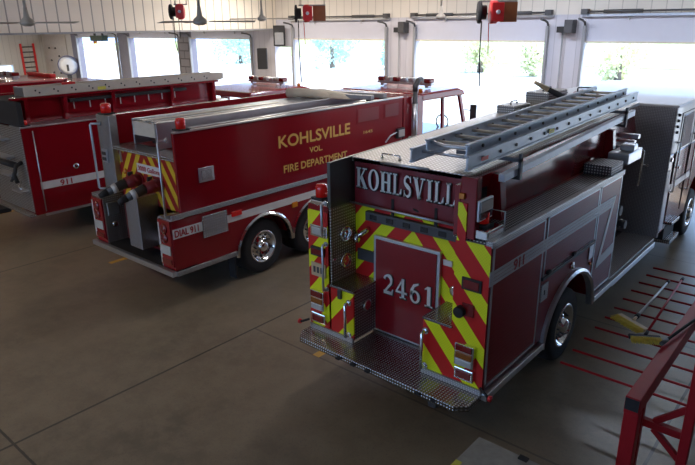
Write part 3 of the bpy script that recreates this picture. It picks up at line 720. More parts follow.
    for cy in (1.95,3.32):
        R=[]
        for i in range(21):
            t=PI*(1-i/20)
            if cy<2 and math.cos(t)>1.0: continue
            R.append([(xx,cy+(.64+rr)*math.cos(t),.52+(.62+rr)*math.sin(t)) for rr,xx in ((0,2.44),(0,2.54),(.03,2.56),(.06,2.54),(.06,2.48))])
        R=[r for r in R if (r[0][1]<2.66 if cy<2 else r[0][1]>2.62)]
        m=MB(); m.rings(R,smooth=False); m.build('wheel_arch_trim','chrome',T)
        wheel(T,2.44,cy,1,dual=True); wheel(T,.06,cy,-1,dual=True)
    MB().box(2.3,2.48,1.22,1.25,.12,.6).build('mud_flap','black',T)
    # recessed panels near front
    for y0,y1 in ((4.62,5.4),(5.55,6.12)):
        f=MB().box(2.5,2.508,y0,y1,2.47,2.8).build('side_panel_frame','red',T,.004)
        MB().box(2.508,2.512,y0+.04,y1-.04,2.5,2.77).build('panel_field','red_dull',f)
    for y0,y1 in ((.25,2.3),(2.32,4.55)):
        pass
    text('lettering','KOHLSVILLE',(2.501,2.40,2.31),Y,Z,2.0,.215,'gold',T,.003,.035)
    text('lettering','VOL.',(2.501,3.2,2.1),Y,Z,.36,.1,'gold',T,.003,.035)
    text('lettering','FIRE DEPARTMENT',(2.501,2.5,1.83),Y,Z,1.8,.135,'gold',T,.003,.035)
    text('number','1645',(2.501,4.85,2.24),Y,Z,.3,.06,'gold',T,.003)
    g=MB().box(2.5,2.56,6.0,6.28,1.98,2.2).build('side_strobe','black',T,.01)
    MB().box(2.56,2.575,6.03,6.25,2.01,2.17).build('strobe_lens','whitelens',g,.005)
    MB().tube([(2.52,5.6,1.95),(2.54,5.75,2.08),(2.53,6.0,2.12)],.015).build('cable','white',T)
    # cab: extended section and cab
    MB().box(.05,2.5,6.3,7.1,.7,2.86).build('cab_rear_section','red',T,.02)
    for y in (6.55,6.8): MB().lathe([(.06,0),(.06,.02),(.001,.03)],(2.5,y,1.9),'x',14).build('side_lamp','whitelens',T)
    ch=[(7.1,.7),(7.55,.7),(7.65,1.0),(7.95,1.2),(8.2,1.22),(8.45,1.2),(8.75,1.0),(8.85,.7),(9.5,.7),(9.6,1.65),(9.35,1.8),(7.1,1.8)]
    MB().prism(ch,0,.05,2.45).build('cab_lower','red',T,.03)
    m=MB()
    for (a,b,w) in (((7.15,1.8),(7.15,2.7),.14),((8.2,1.8),(8.15,2.7),.08),((9.3,1.8),(8.95,2.7),.1)):
        for x in (.1,2.36): MB().beam((x,a[0],a[1]),(x,b[0],b[1]),.07,w,up=(0,1,0)).build('cab_pillar','red',T)
    MB().prism([(7.0,2.7),(9.05,2.68),(8.95,2.8),(8.7,2.88),(7.0,2.88)],0,.02,2.5).build('cab_roof','red',T,.04)
    m=MB(); m.hexa([(.16,9.3,1.8),(2.34,9.3,1.8),(2.34,9.31,1.8),(.16,9.31,1.8),(.16,8.95,2.7),(2.34,8.95,2.7),(2.34,8.96,2.7),(.16,8.96,2.7)])
    gm,nt,b=new_mat('clear_windscreen'); b.inputs['Transmission Weight'].default_value=1; b.inputs['Roughness'].default_value=0; b.inputs['IOR'].default_value=1.05; b.inputs['Base Color'].default_value=(.9,.95,.95,1)
    M['clear']=gm
    m.build('windscreen','clear',T)
    MB().lathe([(.2,0),(.2,.02),(.17,.02),(.17,0)],(1.9,8.9,1.95),'y',20,cap=False).build('steering_wheel','black',T)
    for x,s in ((2.42,1),(.08,-1)): wheel(T,x,8.2,s)
    m=MB(); m.tube([(2.5,9.0,2.3),(2.75,9.05,2.3),(2.75,9.05,2.45)],.015); m.tube([(2.5,9.0,1.95),(2.75,9.05,1.95),(2.75,9.05,2.3)],.015); m.build('mirror_arm','black',T)
    MB().box(2.66,2.84,9.0,9.06,1.95,2.45).build('side_mirror','steel_dk',T,.02)
    m=MB(); m.cyl((2.58,6.62,.8),(2.58,6.62,3.0),.055,.055,16); m.tube([(2.58,6.62,2.98),(2.58,6.62,3.08),(2.58,6.72,3.2),(2.58,6.85,3.24)],.062,14); o=m.build('exhaust_stack','steel_dk',T)
    MB().cyl((2.58,6.62,1.7),(2.58,6.62,2.7),.066,.066,16).build('heat_shield','alu',o)
    MB().box(.3,2.2,9.5,9.85,.5,.85).build('front_bumper','chrome',T,.03)
    lightbar(T,1.25,8.1,2.96,1.7)
    MB().lathe([(.05,0),(.05,.06),(.001,.08)],(2.2,7.4,2.88),'z',12).build('amber_beacon','amber',T)
    return T
TB=truck_b()
# portable tank tray on top of the tanker and hose roll
t=thing('portable_tank_rack','grey aluminium slatted tray lying in the open top of the tanker','rack',(XB,0,0))
MB().box(.62,.66,.62,6.0,2.45,2.9).build('side_wall','alu',t,.004)
MB().box(1.44,1.5,.55,6.0,2.45,2.9).build('side_wall','alu',t,.004)
m=MB().box(.66,1.44,.62,.66,2.62,2.86); m.build('end_plate','fiber',t)
for k in range(5): MB().box(.68+.155*k,.76+.155*k,.66,5.9,2.80,2.89).build('slat','alu',t)
MB().box(1.0,1.04,.6,3.8,2.885,2.9).build('centre_strip','fiber',t)
MB().box(1.7,1.85,1.0,6.0,2.72,2.80).build('outer_rail','alu',t)
for y in (1.0,3.0,5.0):MB().box(.6,1.9,y,y+.08,2.4,2.46).build('support','steel_dk',t)
MB().box(1.70,1.85,1.0,1.08,2.46,2.72).build('rail_leg','alu',t); MB().box(1.70,1.85,5.0,5.08,2.46,2.72).build('rail_leg','alu',t)
t=thing('canvas_roll','cream canvas roll draped over the slatted tray on the tanker','canvas roll',(XB+1.0,4.75,2.89))
m=MB(); m.tube([(-.5,-.15,.1),(-.25,-.05,.12),(.1,.12,.1),(.4,.28,.02)],.1,14); m.build('roll','cream',t)
m=MB(); m.hexa([(-.2,.0,.01),(.9,.3,.0),(.9,.9,.0),(-.2,.7,.01),(-.1,.05,.2),(.7,.35,.12),(.7,.75,.06),(-.1,.6,.16)]); m.build('folded_canvas','cream',t,.05)
MB().cyl((-.5,-.15,.1),(-.52,-.16,.1),.07,.07).build('core','grey',t)
for i,(y,x) in enumerate(((5.05,.3),(5.5,.1))):
    t=thing('grey_hose_bar',['grey bar lying across the tanker top in front of the canvas roll','grey bar lying across the tanker top behind the canvas roll'][i],'bar',(XB,0,0))
    MB().beam((x+.3,y-.1,2.94),(2.35,y+.3,2.94),.16,.09).build('bar_body','grey',t,.01)
    MB().box(2.25,2.42,y+.2,y+.4,2.86,2.895).build('bar_foot','steel_dk',t)
# ================================================================== TRUCK C
XC=-10.7
def truck_c():
    T=thing('fire_engine','red rescue engine with 911 on a white stripe and long cream ladder on top','fire engine',(XC,0,0))
    MB().box(.6,1.9,.6,8.6,.5,.66).build('chassis','steel_dk',T)
    MB().prism([(.0,.6),(1.8,.6),(1.9,1.0),(2.3,1.22),(2.7,1.0),(2.8,.6),(5.4,.6),(5.4,2.47),(.0,2.47)],0,1.98,2.5).build('body_right_side','red',T,.008)
    MB().box(.0,.7,.1,5.4,.6,2.47).build('body_left_side','red',T,.008)
    MB().box(.7,1.98,.62,5.4,.66,2.6).build('body_core','diamond_dk',T)
    MB().box(.7,2.48,-.02,.02,.66,2.48).build('rear_panel','diamond_dk',T,.006)
    MB().box(.6,2.48,.0,.1,2.5,3.0).build('rear_hose_flap','black',T,.01)
    MB().box(0,2.5,-.12,.0,.58,.64).build('rear_deck','diamond_dk',T,.005)
    for x,z,w in ((1.25,1.42,.72),(1.05,1.8,.95),(1.95,1.12,.48),(1.4,2.18,.5)):
        MB().box(x,x+w,-.2,-.02,z,z+.05).build('fold_down_step','alu',T,.01)
    m=MB(); m.tube([(2.3,-.02,1.75),(2.3,-.15,1.7),(2.25,-.2,1.5),(2.35,-.2,1.35)],.045); m.cyl((2.25,-.1,1.68),(2.0,-.35,1.8),.07,.055); m.tube([(2.25,-.2,1.5),(2.1,-.22,1.35)],.03); m.build('rear_discharge','black',T)
    m=MB(); m.tube([(2.1,-.02,1.3),(2.16,-.12,1.22),(2.3,-.12,1.18)],.018); m.build('hook','chrome',T)
    MB().lathe([(.03,0),(.03,-.04),(.001,-.05)],(.6,-.02,.8),'y',12).build('marker_light','whitelens',T)
    MB().box(.8,1.3,-.3,-.05,.48,.58).build('tow_step','black',T,.01)
    # ledge & hose bed
    MB().box(1.98,2.52,-.02,5.4,2.47,2.50).build('top_ledge','alu',T,.005)
    MB().box(1.95,2.0,.1,5.4,2.6,3.02).build('hose_bed_wall_right','red',T,.006)
    MB().box(1.95,2.0,.1,5.4,2.47,2.62).build('hose_bed_wall_lower','red',T)
    MB().box(.5,.55,.1,5.4,2.47,3.02).build('hose_bed_wall_left','red',T,.006)
    MB().box(1.93,2.14,.08,5.42,3.0,3.05).build('bed_wall_cap','red',T,.008)
    for y in (.3,1.15,2.3,3.9,5.2):
        MB().prism([(2.0,2.5),(2.1,2.5),(2.14,3.0),(2.0,3.0)],1,y,y+.08).build('gusset','red',T,.004)
    MB().box(2.0,2.1,1.3,4.4,2.86,2.93).build('hanging_strap_rail','black',T)
    for k in range(8): MB().box(2.03,2.05,1.4+.38*k,1.415+.38*k,2.7,2.88).build('strap','white_tape',T)
    m=MB(); m.hexa([(.55,.08,2.6),(1.95,.08,2.6),(1.95,2.5,2.6),(.55,2.5,2.6),(.55,.08,2.98),(1.95,.08,2.98),(1.95,2.5,2.98),(.55,2.5,2.98)]); m.build('hose_bed_cover','black',T,.03)
    MB().box(.55,1.95,2.5,5.3,2.6,2.95).build('hose_bed_fill','red_dull',T)
    m=MB(); m.box(2.5,2.507,.2,4.2,1.14,1.3); m.build('side_stripe','white_tape',T)
    text('number_911','911',(2.507,.62,1.155),Y,Z,.26,.12,'letter_red',T,.003,.035)
    MB().tube([(2.505,.22,.66),(2.505,.22,2.4)],.012).build('door_seam','alu',T); MB().tube([(2.505,1.9,1.3),(2.505,1.9,2.4)],.008).build('door_seam','alu',T)
    MB().lathe([(.06,0),(.065,.02),(.03,.03),(.001,.02)],(2.5,1.02,1.52),'x',16).build('door_latch','chrome',T)
    MB().box(2.48,2.54,.2,1.7,.56,.61).build('rub_rail','alu',T,.005); MB().box(2.48,2.54,2.9,5.4,.56,.61).build('rub_rail','alu',T,.005)
    beacon(T,2.4,.12,2.5,.07,.1)
    wheel(T,2.44,2.3,1,dual=True); wheel(T,.06,2.3,-1,dual=True); wheel(T,2.4,7.6,1); wheel(T,.1,7.6,-1)
    for y in (2.3,7.6): MB().cyl((.3,y,.52),(2.2,y,.52),.09).build('axle','steel_dk',T)
    # pump + cab
    MB().box(.3,2.2,5.4,6.2,.66,2.2).build('pump_house','diamond_dk',T)
    MB().prism([(6.2,.7),(6.95,.7),(7.1,1.1),(7.6,1.25),(8.1,1.1),(8.25,.7),(8.8,.7),(8.85,1.7),(6.2,1.7)],0,.05,2.45).build('cab_lower','red',T,.03)
    m=MB()
    for y0,y1 in ((6.22,6.22),(7.3,7.3),(8.75,8.5)):
        for x in (.1,1.25,2.36): MB().beam((x,y0,1.7),(x,y1,2.5),.08,.12,up=(0,1,0)).build('cab_pillar','red',T)
    MB().prism([(6.1,2.5),(8.7,2.5),(8.6,2.6),(8.3,2.68),(6.2,2.66)],0,.0,2.5).build('cab_roof','red',T,.05)
    lightbar(T,1.35,7.9,2.76,1.6)
    MB().lathe([(.05,0),(.05,.07),(.001,.09)],(2.3,8.3,2.67),'z',12).build('amber_beacon','amber',T)
    MB().box(1.4,1.9,5.55,5.9,2.2,2.5).build('light_tower','alu',T,.03)
    return T
TC=truck_c()
def ladder_c():
    L=thing('roof_ladder','long cream ladder lying on the rescue engine with drilled rails','ladder',(XC,0,0))
    for x in (1.62,2.05):
        r=MB().box(x-.03,x+.03,.35,5.55,3.05,3.24).build('rail','fiber',L,.01)
        for k in range(12):
            MB().cyl((x+.031,.6+.4*k,3.17),(x+.034,.6+.4*k,3.17),.02,.02,8).build('rail_hole','black',r)
            MB().cyl((x+.031,.68+.4*k,3.12),(x+.034,.68+.4*k,3.12),.02,.02,8).build('rail_hole','black',r)
    for k in range(14): MB().cyl((1.6,.55+.37*k,3.14),(2.06,.55+.37*k,3.14),.02,.02,8).build('rung','alu',L)
    MB().box(1.6,2.07,.35,.42,3.06,3.25).build('butt_plate','alu',L,.008)
    MB().box(2.08,2.085,2.0,2.2,3.07,3.14).build('yellow_decal','vest',L)
    MB().box(1.7,2.0,5.5,5.7,3.06,3.22).build('ladder_foot','fiber',L,.02)
ladder_c()
t=thing('hand_light','small red lantern resting on top of the rescue engine ladder butt','lantern',(XC+1.84,1.45,3.16))
MB().box(-.1,.1,-.12,.12,0,.12).build('lantern_body','reelred',t,.02); grab(t,(0,-.08,.12),(0,.08,.12),(0,0,.05),.008,'handle','black')
# ================================================================== TRUCK D (behind, mostly hidden)
XD=-17.0
T=thing('brush_truck','red fire truck parked farthest left with flat sunlit-coloured roof behind the rescue engine','fire truck',(XD,0,0))
MB().box(.5,2.1,.6,7.6,.5,.72).build('chassis','steel_dk',T)
MB().prism([(-.6,.62),(.9,.62),(1.1,1.1),(1.5,1.2),(1.9,1.1),(2.1,.62),(4.1,.62),(4.1,2.86),(-.6,2.86)],0,.0,2.5).build('body','red',T,.02)
MB().box(-.02,2.55,-.62,4.12,2.86,2.92).build('body_roof',plain('sunlit_red_paint',(.62,.2,.2),.25,0,.5),T,.02)  # sunlight on the roof is put into its pale red colour
MB().prism([(4.2,.7),(5.4,.7),(5.6,1.1),(6.0,1.2),(6.4,1.1),(6.55,.7),(7.2,.7),(7.3,1.7),(6.5,1.9),(4.2,1.9)],0,.05,2.45).build('cab_lower','red',T,.03)
MB().prism([(4.25,1.9),(6.45,1.9),(6.1,2.5),(5.9,2.6),(4.25,2.6)],0,.1,2.4).build('cab_glasshouse','glass',T,.03)
MB().prism([(4.2,2.6),(6.1,2.6),(5.9,2.7),(4.2,2.72)],0,.05,2.45).build('cab_roof','red',T,.03)
for y in (1.5,6.0):
    wheel(T,2.44,y,1); wheel(T,.06,y,-1); MB().cyl((.3,y,.52),(2.2,y,.52),.09).build('axle','steel_dk',T)
lightbar(T,1.6,2.7,3.0,1.3)
MB().box(2.5,2.51,-.6,4.1,1.2,1.36).build('side_stripe','vest',T)
MB().box(.2,1.9,3.85,4.05,2.92,3.03).build('roof_bar','reelred',T,.03)
# ================================================================== RACK, BROOMS
R_=thing('hose_rack','red steel rack with long thin arms beside the 2461 pumper','rack',(4.04,0,0))
rz=.96
MB().box(-.06,.06,-.36,4.6,1.34,1.5).build('top_rail','red_rack',R_,.008)
MB().box(-.055,.055,-.365,-.355,1.38,1.49).build('end_cap','black',R_)
for y in (-.28,4.5):
    MB().box(-.06,.06,y-.06,y+.06,0,1.34).build('post','red_rack',R_,.008)
for y in (0,4.2):
    MB().box(.34,.42,y-.04,y+.04,.27,1.9).build('back_post','red_rack',R_,.008)
    MB().box(-.03,.03,y-.04,y+.04,.27,1.34).build('middle_post','red_rack',R_,.006)
    MB().box(.03,.34,y-.03,y+.03,1.06,1.13).build('cross_bar','red_rack',R_,.005)
    MB().beam((.12,y,1.13),(.36,y,1.36),.05,.05).build('diagonal_brace','red_rack',R_,.004)
    MB().beam((.12,y,1.06),(.36,y,.84),.05,.05).build('diagonal_brace','red_rack',R_,.004)
MB().box(1.32,1.4,-.22,4.6,rz-.08,rz-.013).build('arm_rail','red_rack',R_,.004)
for y in (0,4.2): MB().box(1.32,1.4,y-.04,y+.04,0,rz-.08).build('arm_post','red_rack',R_,.004)
for y in (0,4.2): MB().box(.0,1.4,y-.03,y+.03,.2,.27).build('foot_bar','red_rack',R_,.004)
for k in range(11):
    y=.72+.347*k
    MB().cyl((-1.0,y,rz),(1.4,y,rz),.014,.014,8).build('arm','red_rack',R_)
def broom(loc,rz_,label,head,handle,grip,bl=.36,hl=1.55,collar=False,hr=0):
    t=thing('push_broom',label,'broom',loc,rz_)
    hd=MB().box(-bl/2,bl/2,-.035,.035,.005,.05).build('head',head,t,.01); hd.rotation_euler=(0,0,hr)
    m=MB()
    random.seed(3)
    for i in range(34):
        for j in range(4):
            x=-bl/2+.012+(bl-.024)*i/33; z=.012+.012*j
            m.cyl((x,-.03,z),(x+random.uniform(-.012,.012),-.14+random.uniform(-.012,.012),z-.004*j+.002),.004,.003,4)
    m.build('bristles','bristle',t).rotation_euler=(0,0,hr)
    m=MB(); m.cyl((0,.02,.04),(0,.12,.05),.022,.018); m.build('socket',head if not collar else 'wood_lt',t)
    MB().cyl((0,.1,.045),(0,.1+hl,.03),.014 if not collar else .017,.014,12).build('handle',handle,t)
    MB().cyl((0,.02+hl,.031),(0,.12+hl,.03),.02,.02,12).build('grip_end',grip,t)
    if collar: MB().cyl((0,.14,.045),(0,.22,.044),.028,.028,12).build('collar','black',t)
broom((3.37,2.08,rz+.015),math.radians(0),'push broom with white handle and pale wooden head on the red rack','wood_lt','white','black',.44,1.5,True,math.radians(-30))
broom((3.60,1.74,rz+.04),math.radians(2.5),'push broom with long red handle and black head on the red rack','black','red_rack','black',.34,2.0,False,math.radians(28))
t=thing('black_pole','black pole end resting on the red top rail of the rack','pole',(4.0,.7,1.515))
MB().cyl((-.0,.1,.02),(.2,1.3,.02),.014,.014,12).build('shaft','black',t); MB().cyl((-.02,-.02,.02),(.0,.1,.02),.02,.02,12).build('end_grip','steel_dk',t)
# grey cabinet near the camera
t=thing('storage_cabinet','grey topped storage cabinet at the bottom edge near the camera','cabinet',(2.95,-.89,0))
MB().box(0,.75,-.75,0,.86,.9).build('top','grey_top',t,.004)
MB().box(.03,.72,-.72,-.03,0,.86).build('body','grey',t,.01)
MB().box(.38,.70,-.74,-.72,.05,.82).build('door','grey',t,.005); MB().box(.05,.37,-.74,-.72,.05,.82).build('door','grey',t,.005)
MB().box(.4,.48,-.055,-.0,.9,.915).build('black_latch','black',t)
MB().box(.0,.06,-.6,-.4,.9,.903).build('yellow_label','vest',t)
# ================================================================== SETTING
D=14.6; LX=-39.5; RX=9.0; BY=-14.0; CZ=6.2
fl=struct(MB().box(LX-.3,RX,BY,D+.3,-.2,0).build('floor','floor'))
struct(MB().box(-120,90,D+.3,120,-.2,-.02).build('floor_apron','apron'))
struct(MB().box(-160,120,60,140,-.15,.05).build('floor_lawn','grass'))
ops=[(-34.4,-29.6,3.82),(-28.3,-23.4,3.82),(-22.4,-17.66,3.82),(-16.15,-15.1,3.5),(-14.87,-9.78,3.84),(-8.47,-3.37,3.84),(-2.19,2.9,3.84),(4.1,8.6,3.84)]
m=MB(); edges=[LX-.3]
x=LX-.3
M['jamb']=plain('dark_blue_grey_jamb',(.2,.2,.26),.6)
for a,b,h in ops:
    if x<-17 and x>LX: struct(MB().box(x,a,D,D+.3,0,4.65).build('wall_front_pier','jamb')) if a<-17 else m.box(x,a,D,D+.3,0,4.65)
    elif x<=LX: struct(MB().box(x,a-.9,D,D+.3,0,4.65).build('wall_front_left','wall_l')); struct(MB().box(a-.9,a,D,D+.3,0,4.65).build('wall_front_pier','jamb'))
    else: m.box(x,a,D,D+.3,0,4.65)
    x=b
m.box(x,RX,D,D+.3,0,4.65)
struct(m.build('wall_front','pillar'))
m=MB()
for a,b,h in ops: m.box(a,b,D+.02,D+.28,h,4.65)
struct(m.build('trim_1','header'))
struct(MB().box(LX-.3,RX,D,D+.3,4.65,CZ+.2).build('wall_front_upper','liner'))
# left wall with bright window
m=MB().box(LX-.3,LX,BY,10.6,0,CZ).box(LX-.3,LX,12.4,D,0,CZ).box(LX-.3,LX,10.6,12.4,0,.9).box(LX-.3,LX,10.6,12.4,2.05,CZ)
struct(m.build('wall_left','wall_l'))
w=struct(MB().box(LX-.2,LX+.03,10.55,10.62,.9,2.1).box(LX-.2,LX+.03,12.38,12.45,.9,2.1).box(LX-.2,LX+.03,10.55,12.45,2.03,2.12).box(LX-.2,LX+.05,10.55,12.45,.86,.92).box(LX-.15,LX-.1,11.45,11.52,.9,2.05).build('window_1','white'))
MB().box(LX-.14,LX-.13,10.6,12.4,.9,2.05).build('pane','clear',w)
struct(MB().box(RX,RX+.3,BY,D+.3,0,CZ).build('wall_right','wall'))
m=MB().box(LX-.3,RX+.3,BY-.3,BY,0,1.0).box(LX-.3,RX+.3,BY-.3,BY,4.2,CZ)
xs=[LX-.3]; 
for a,b in ((-12,-7.8),(-7.4,-3.2),(-2.8,1.4),(1.8,6)): m.box(xs[-1],a,BY-.3,BY,1.0,4.2); xs.append(b)  # gaps for the added windows
m.box(xs[-1],RX+.3,BY-.3,BY,1.0,4.2)
struct(m.build('wall_back','wall'))
for i,(a,b) in enumerate(((-12,-7.8),(-7.4,-3.2),(-2.8,1.4),(1.8,6))):  # unseen windows added behind the camera to light the truck rears
    w=struct(MB().box(a,a+.08,BY-.2,BY,1.0,4.2).box(b-.08,b,BY-.2,BY,1.0,4.2).box(a+.08,b-.08,BY-.2,BY,1.0,1.08).box(a+.08,b-.08,BY-.2,BY,4.12,4.2).box((a+b)/2-.04,(a+b)/2+.04,BY-.2,BY,1.08,4.12).build('window_%d'%(i+2),'white'))
struct(MB().box(-16.1,RX+.3,BY-.3,D+.3,CZ,CZ+.2).build('ceiling','ceil'))
struct(MB().box(LX-.3,-16.1,BY-.3,D+.3,4.62,4.8).build('ceiling_lower_bay','ceil'))
struct(MB().box(-16.1,-16.0,BY,D,4.28,CZ).build('wall_bulkhead','bulk'))
struct(MB().box(-16.14,-15.96,BY,D,4.22,4.28).build('trim_2','grey'))
for i,u in enumerate((-16.05,)):
    struct(MB().box(u-.15,u+.15,-6.6,-6.3,0,4.22).build('trim_3','grey'))
# door jamb trims & tracks
ti=4
for a,b,h in ops:
    if b-a<2: continue
    g=thing('door_track','steel door track and shaft above '+('the ' if 1 else '')+{-34.4:'leftmost opening',-28.3:'second opening from the left',-22.4:'opening left of the black wall speaker',-14.87:'opening ahead of the tanker',-8.47:'opening between tanker and 2461 pumper',-2.19:'opening ahead of the 2461 pumper',4.1:'rightmost opening beyond the rack'}[a],'door track',((a+b)/2,D-.03,0),0)
    sz=4.3 if b<-16 else 4.72
    hw=(b-a)/2
    for s in (-1,1):
        MB().box(s*hw-.04,s*hw+.04,-.12,0,0,sz-.4).build('track','grey',g)
        MB().tube([(s*hw,-.06,sz-.4),(s*hw,-.1,sz-.3),(s*hw,-.3,sz-.24),(s*hw,-.6,sz-.2)],.035).build('track_bend','steel_dk',g)
    m=MB(); m.cyl((-hw-.1,-.14,sz),(hw+.1,-.14,sz),.03,.03,10); m.build('shaft','steel_dk',g)
    MB().box(-hw-.15,hw+.15,-.1,-.0,sz-.14,sz-.07).build('angle_iron','alu',g)
    for s in (-1,1):
        MB().cyl((s*.9,-.14,sz),(s*.9+s*1.1,-.14,sz),.055,.055,12).build('spring','steel_dk',g)
        MB().box(s*(hw+.02)-.1,s*(hw+.02)+.1,-.2,0,sz-.08,sz+.08).build('bearing_bracket','steel_dk',g)
    for s in (-.5,.5): MB().prism([(s*hw-.06,sz-.14),(s*hw+.06,sz-.14),(s*hw,sz-.26)],1,-.03,0).build('clip','grey',g)
    MB().box(-hw,hw,-.03,.0,h-.02,h+.03).build('weather_strip','fiber',g)
for i,(x,) in enumerate(((-9.06,),(-2.75,))):
    t=thing('door_operator',['dark door operator box on pillar between the tanker and the 2461 pumper','dark door operator box on pillar behind the ladder of the 2461 pumper'][i],'door operator',(x,D-.03,0),0,'door operators on the pillars')
    MB().box(.02,.28,-.35,0,4.1,4.5).build('motor_box','steel_dk',t,.01); MB().box(-.25,.02,-.25,0,4.12,4.3).build('gear_box','black',t,.01); MB().cyl((-.1,-.1,0),(-.1,-.1,4.12),.025).build('conduit','grey',t)
def speaker(loc,w,d,h,label,grille=True,rz=0):
    t=thing('wall_speaker',label,'speaker',loc,rz)
    MB().box(-w/2,w/2,-d,0,0,h).build('cabinet','black',t,.02)
    if grille: MB().box(-w/2+.06,w/2-.06,-d-.015,-d,.06,h*.66).build('grille','grey',t,.01)
    MB().box(-.05,.05,0,.15,h*.4,h*.6).build('bracket','steel_dk',t)
    return t
speaker((-15.5,D-.3,3.55),.5,.22,.86,'black speaker with grey grille high on the wall beside the third opening',True,math.radians(42))
speaker((-16.45,D-.5,2.55),.42,.3,.9,'plain black speaker hanging below, left of the grey grilled one',False,math.radians(42))
MB().box(-.04,.04,.0,.6,.4,.5).build('bracket_arm','steel_dk',bpy.data.objects['wall_speaker.001'])
# left wall furnishing
t=thing('step_ladder','red straight ladder hung upright on the far left wall','ladder',(LX,13.5,0))
for y in (-.42,.42): MB().box(.02,.12,y-.06,y+.06,1.0,3.4).build('rail','reelred',t,.01)
for k in range(7): MB().cyl((.07,-.4,1.2+.33*k),(.07,.4,1.2+.33*k),.035,.035,8).build('rung','steel_dk',t)
for z in (1.6,2.8): MB().box(0,.03,-.5,.5,z,z+.05).build('wall_hook','grey',t)
t=thing('wall_fan','large round white wall fan with blue rim by the leftmost opening','fan',(-34.95,D-.62,2.1),math.radians(52))
MB().lathe([(.6,-.12),(.62,0),(.6,.1),(.54,.1)],(0,0,0),'y',40,cap=False).build('rim',plain('blue_rim',(.25,.27,.5),.4),t)
MB().lathe([(.57,-.08),(.3,-.12),(.001,-.13)],(0,0,0),'y',40).build('face','white',t)
MB().box(-.06,.06,-.18,-.12,-.35,.05).build('switch_arm','steel_dk',t)
MB().box(-.12,.12,-.08,.08,-1.2,-.6).build('stand','steel_dk',t)
t=thing('pegboard','grey wall board with dark pegs left of the leftmost opening','board',(-37.2,D-.02,0))
MB().box(-2.0,1.2,-.04,0,.0,4.1).build('board',plain('pinkish_board',(.55,.51,.48),.6),t)
for i,(x,z) in enumerate(((-1.2,3.1),(-.3,3.1),(-1.1,2.3),(-.1,2.2),(-1.0,1.5),(0,1.5),(.1,2.6),(-.2,1.9))): MB().cyl((x,-.04,z),(x,-.12,z),.05,.05,8).build('peg','steel_dk',t)
t=thing('dark_box_unit','dark electric unit with orange lamp hung under the header of the leftmost opening','electrical unit',(-30.9,D-.45,3.62))
MB().box(-.7,.7,-.2,.2,0,.32).build('unit_body',plain('dark_green_unit',(.05,.08,.06),.5),t,.02)
MB().lathe([(.12,-.14),(.12,0),(.001,0)],(-.5,0,0),'z',14).build('orange_lamp','amber',t)
MB().box(-.5,-.4,-.05,.05,.32,1.0).build('hanger','steel_dk',t); MB().box(.4,.5,-.05,.05,.32,1.0).build('hanger','steel_dk',t)
t=thing('block_column','dark concrete block column strip between second and third openings','column',(-22.9,D-.14,0))
bm_,nt,b=new_mat('grey_blockwork'); v,o=coords(nt); bt=N(nt,'ShaderNodeTexBrick'); cb=N(nt,'ShaderNodeCombineXYZ'); nt.links.new(o[0],cb.inputs[0]); nt.links.new(o[2],cb.inputs[1]); nt.links.new(cb.outputs[0],bt.inputs['Vector']); bt.inputs['Color1'].default_value=(.17,.16,.18,1); bt.inputs['Color2'].default_value=(.2,.19,.21,1); bt.inputs['Mortar'].default_value=(.07,.06,.07,1); bt.inputs['Scale'].default_value=1; bt.inputs['Brick Width'].default_value=.8; bt.inputs['Row Height'].default_value=.4; bt.inputs['Mortar Size'].default_value=.03
nt.links.new(bt.outputs[0],b.inputs['Base Color']); M['block']=bm_
MB().box(-.42,.42,0,.13,0,3.9).build('column_face','block',t)
# ceiling fans
def fan(loc,ang,label,blades=3):
    t=thing('ceiling_fan',label,'ceiling fan',loc,ang)
    MB().cyl((0,0,.1),(0,0,CZ-loc[2]),.02,.02,10).build('down_rod','fan',t)
    MB().lathe([(.022,.2),(.03,.14),(.04,.07),(.085,.03),(.1,0),(.09,-.03),(.04,-.05),(.001,-.05)],(0,0,0),'z',20).build('motor','fan',t)
    for k in range(blades):
        a=2*PI*k/blades; c,s=math.cos(a),math.sin(a)
        P=lambda r,w,z:(c*r-s*w,s*r+c*w,z)
        m=MB(); m.hexa([P(.12,-.05,-.01),P(.75,-.06,-.02),P(.75,.06,.0),P(.12,.05,.0),P(.12,-.05,.0),P(.75,-.06,-.012),P(.75,.06,.008),P(.12,.05,.01)]); m.build('blade','fan',t,.003)
fan((-4.12,-1.24,4.51),.55,'beige ceiling fan farthest left, in front of the cream ribbed wall')
fan((-2.15,.21,4.5),.75,'beige ceiling fan beside the red and black cable reel')
fan((-5.34,4.2,4.57),.3,'small beige ceiling fan just left of the grey grilled speaker')
fan((-1.87,5.83,4.56),.2,'beige ceiling fan above the opening between tanker and pumper')
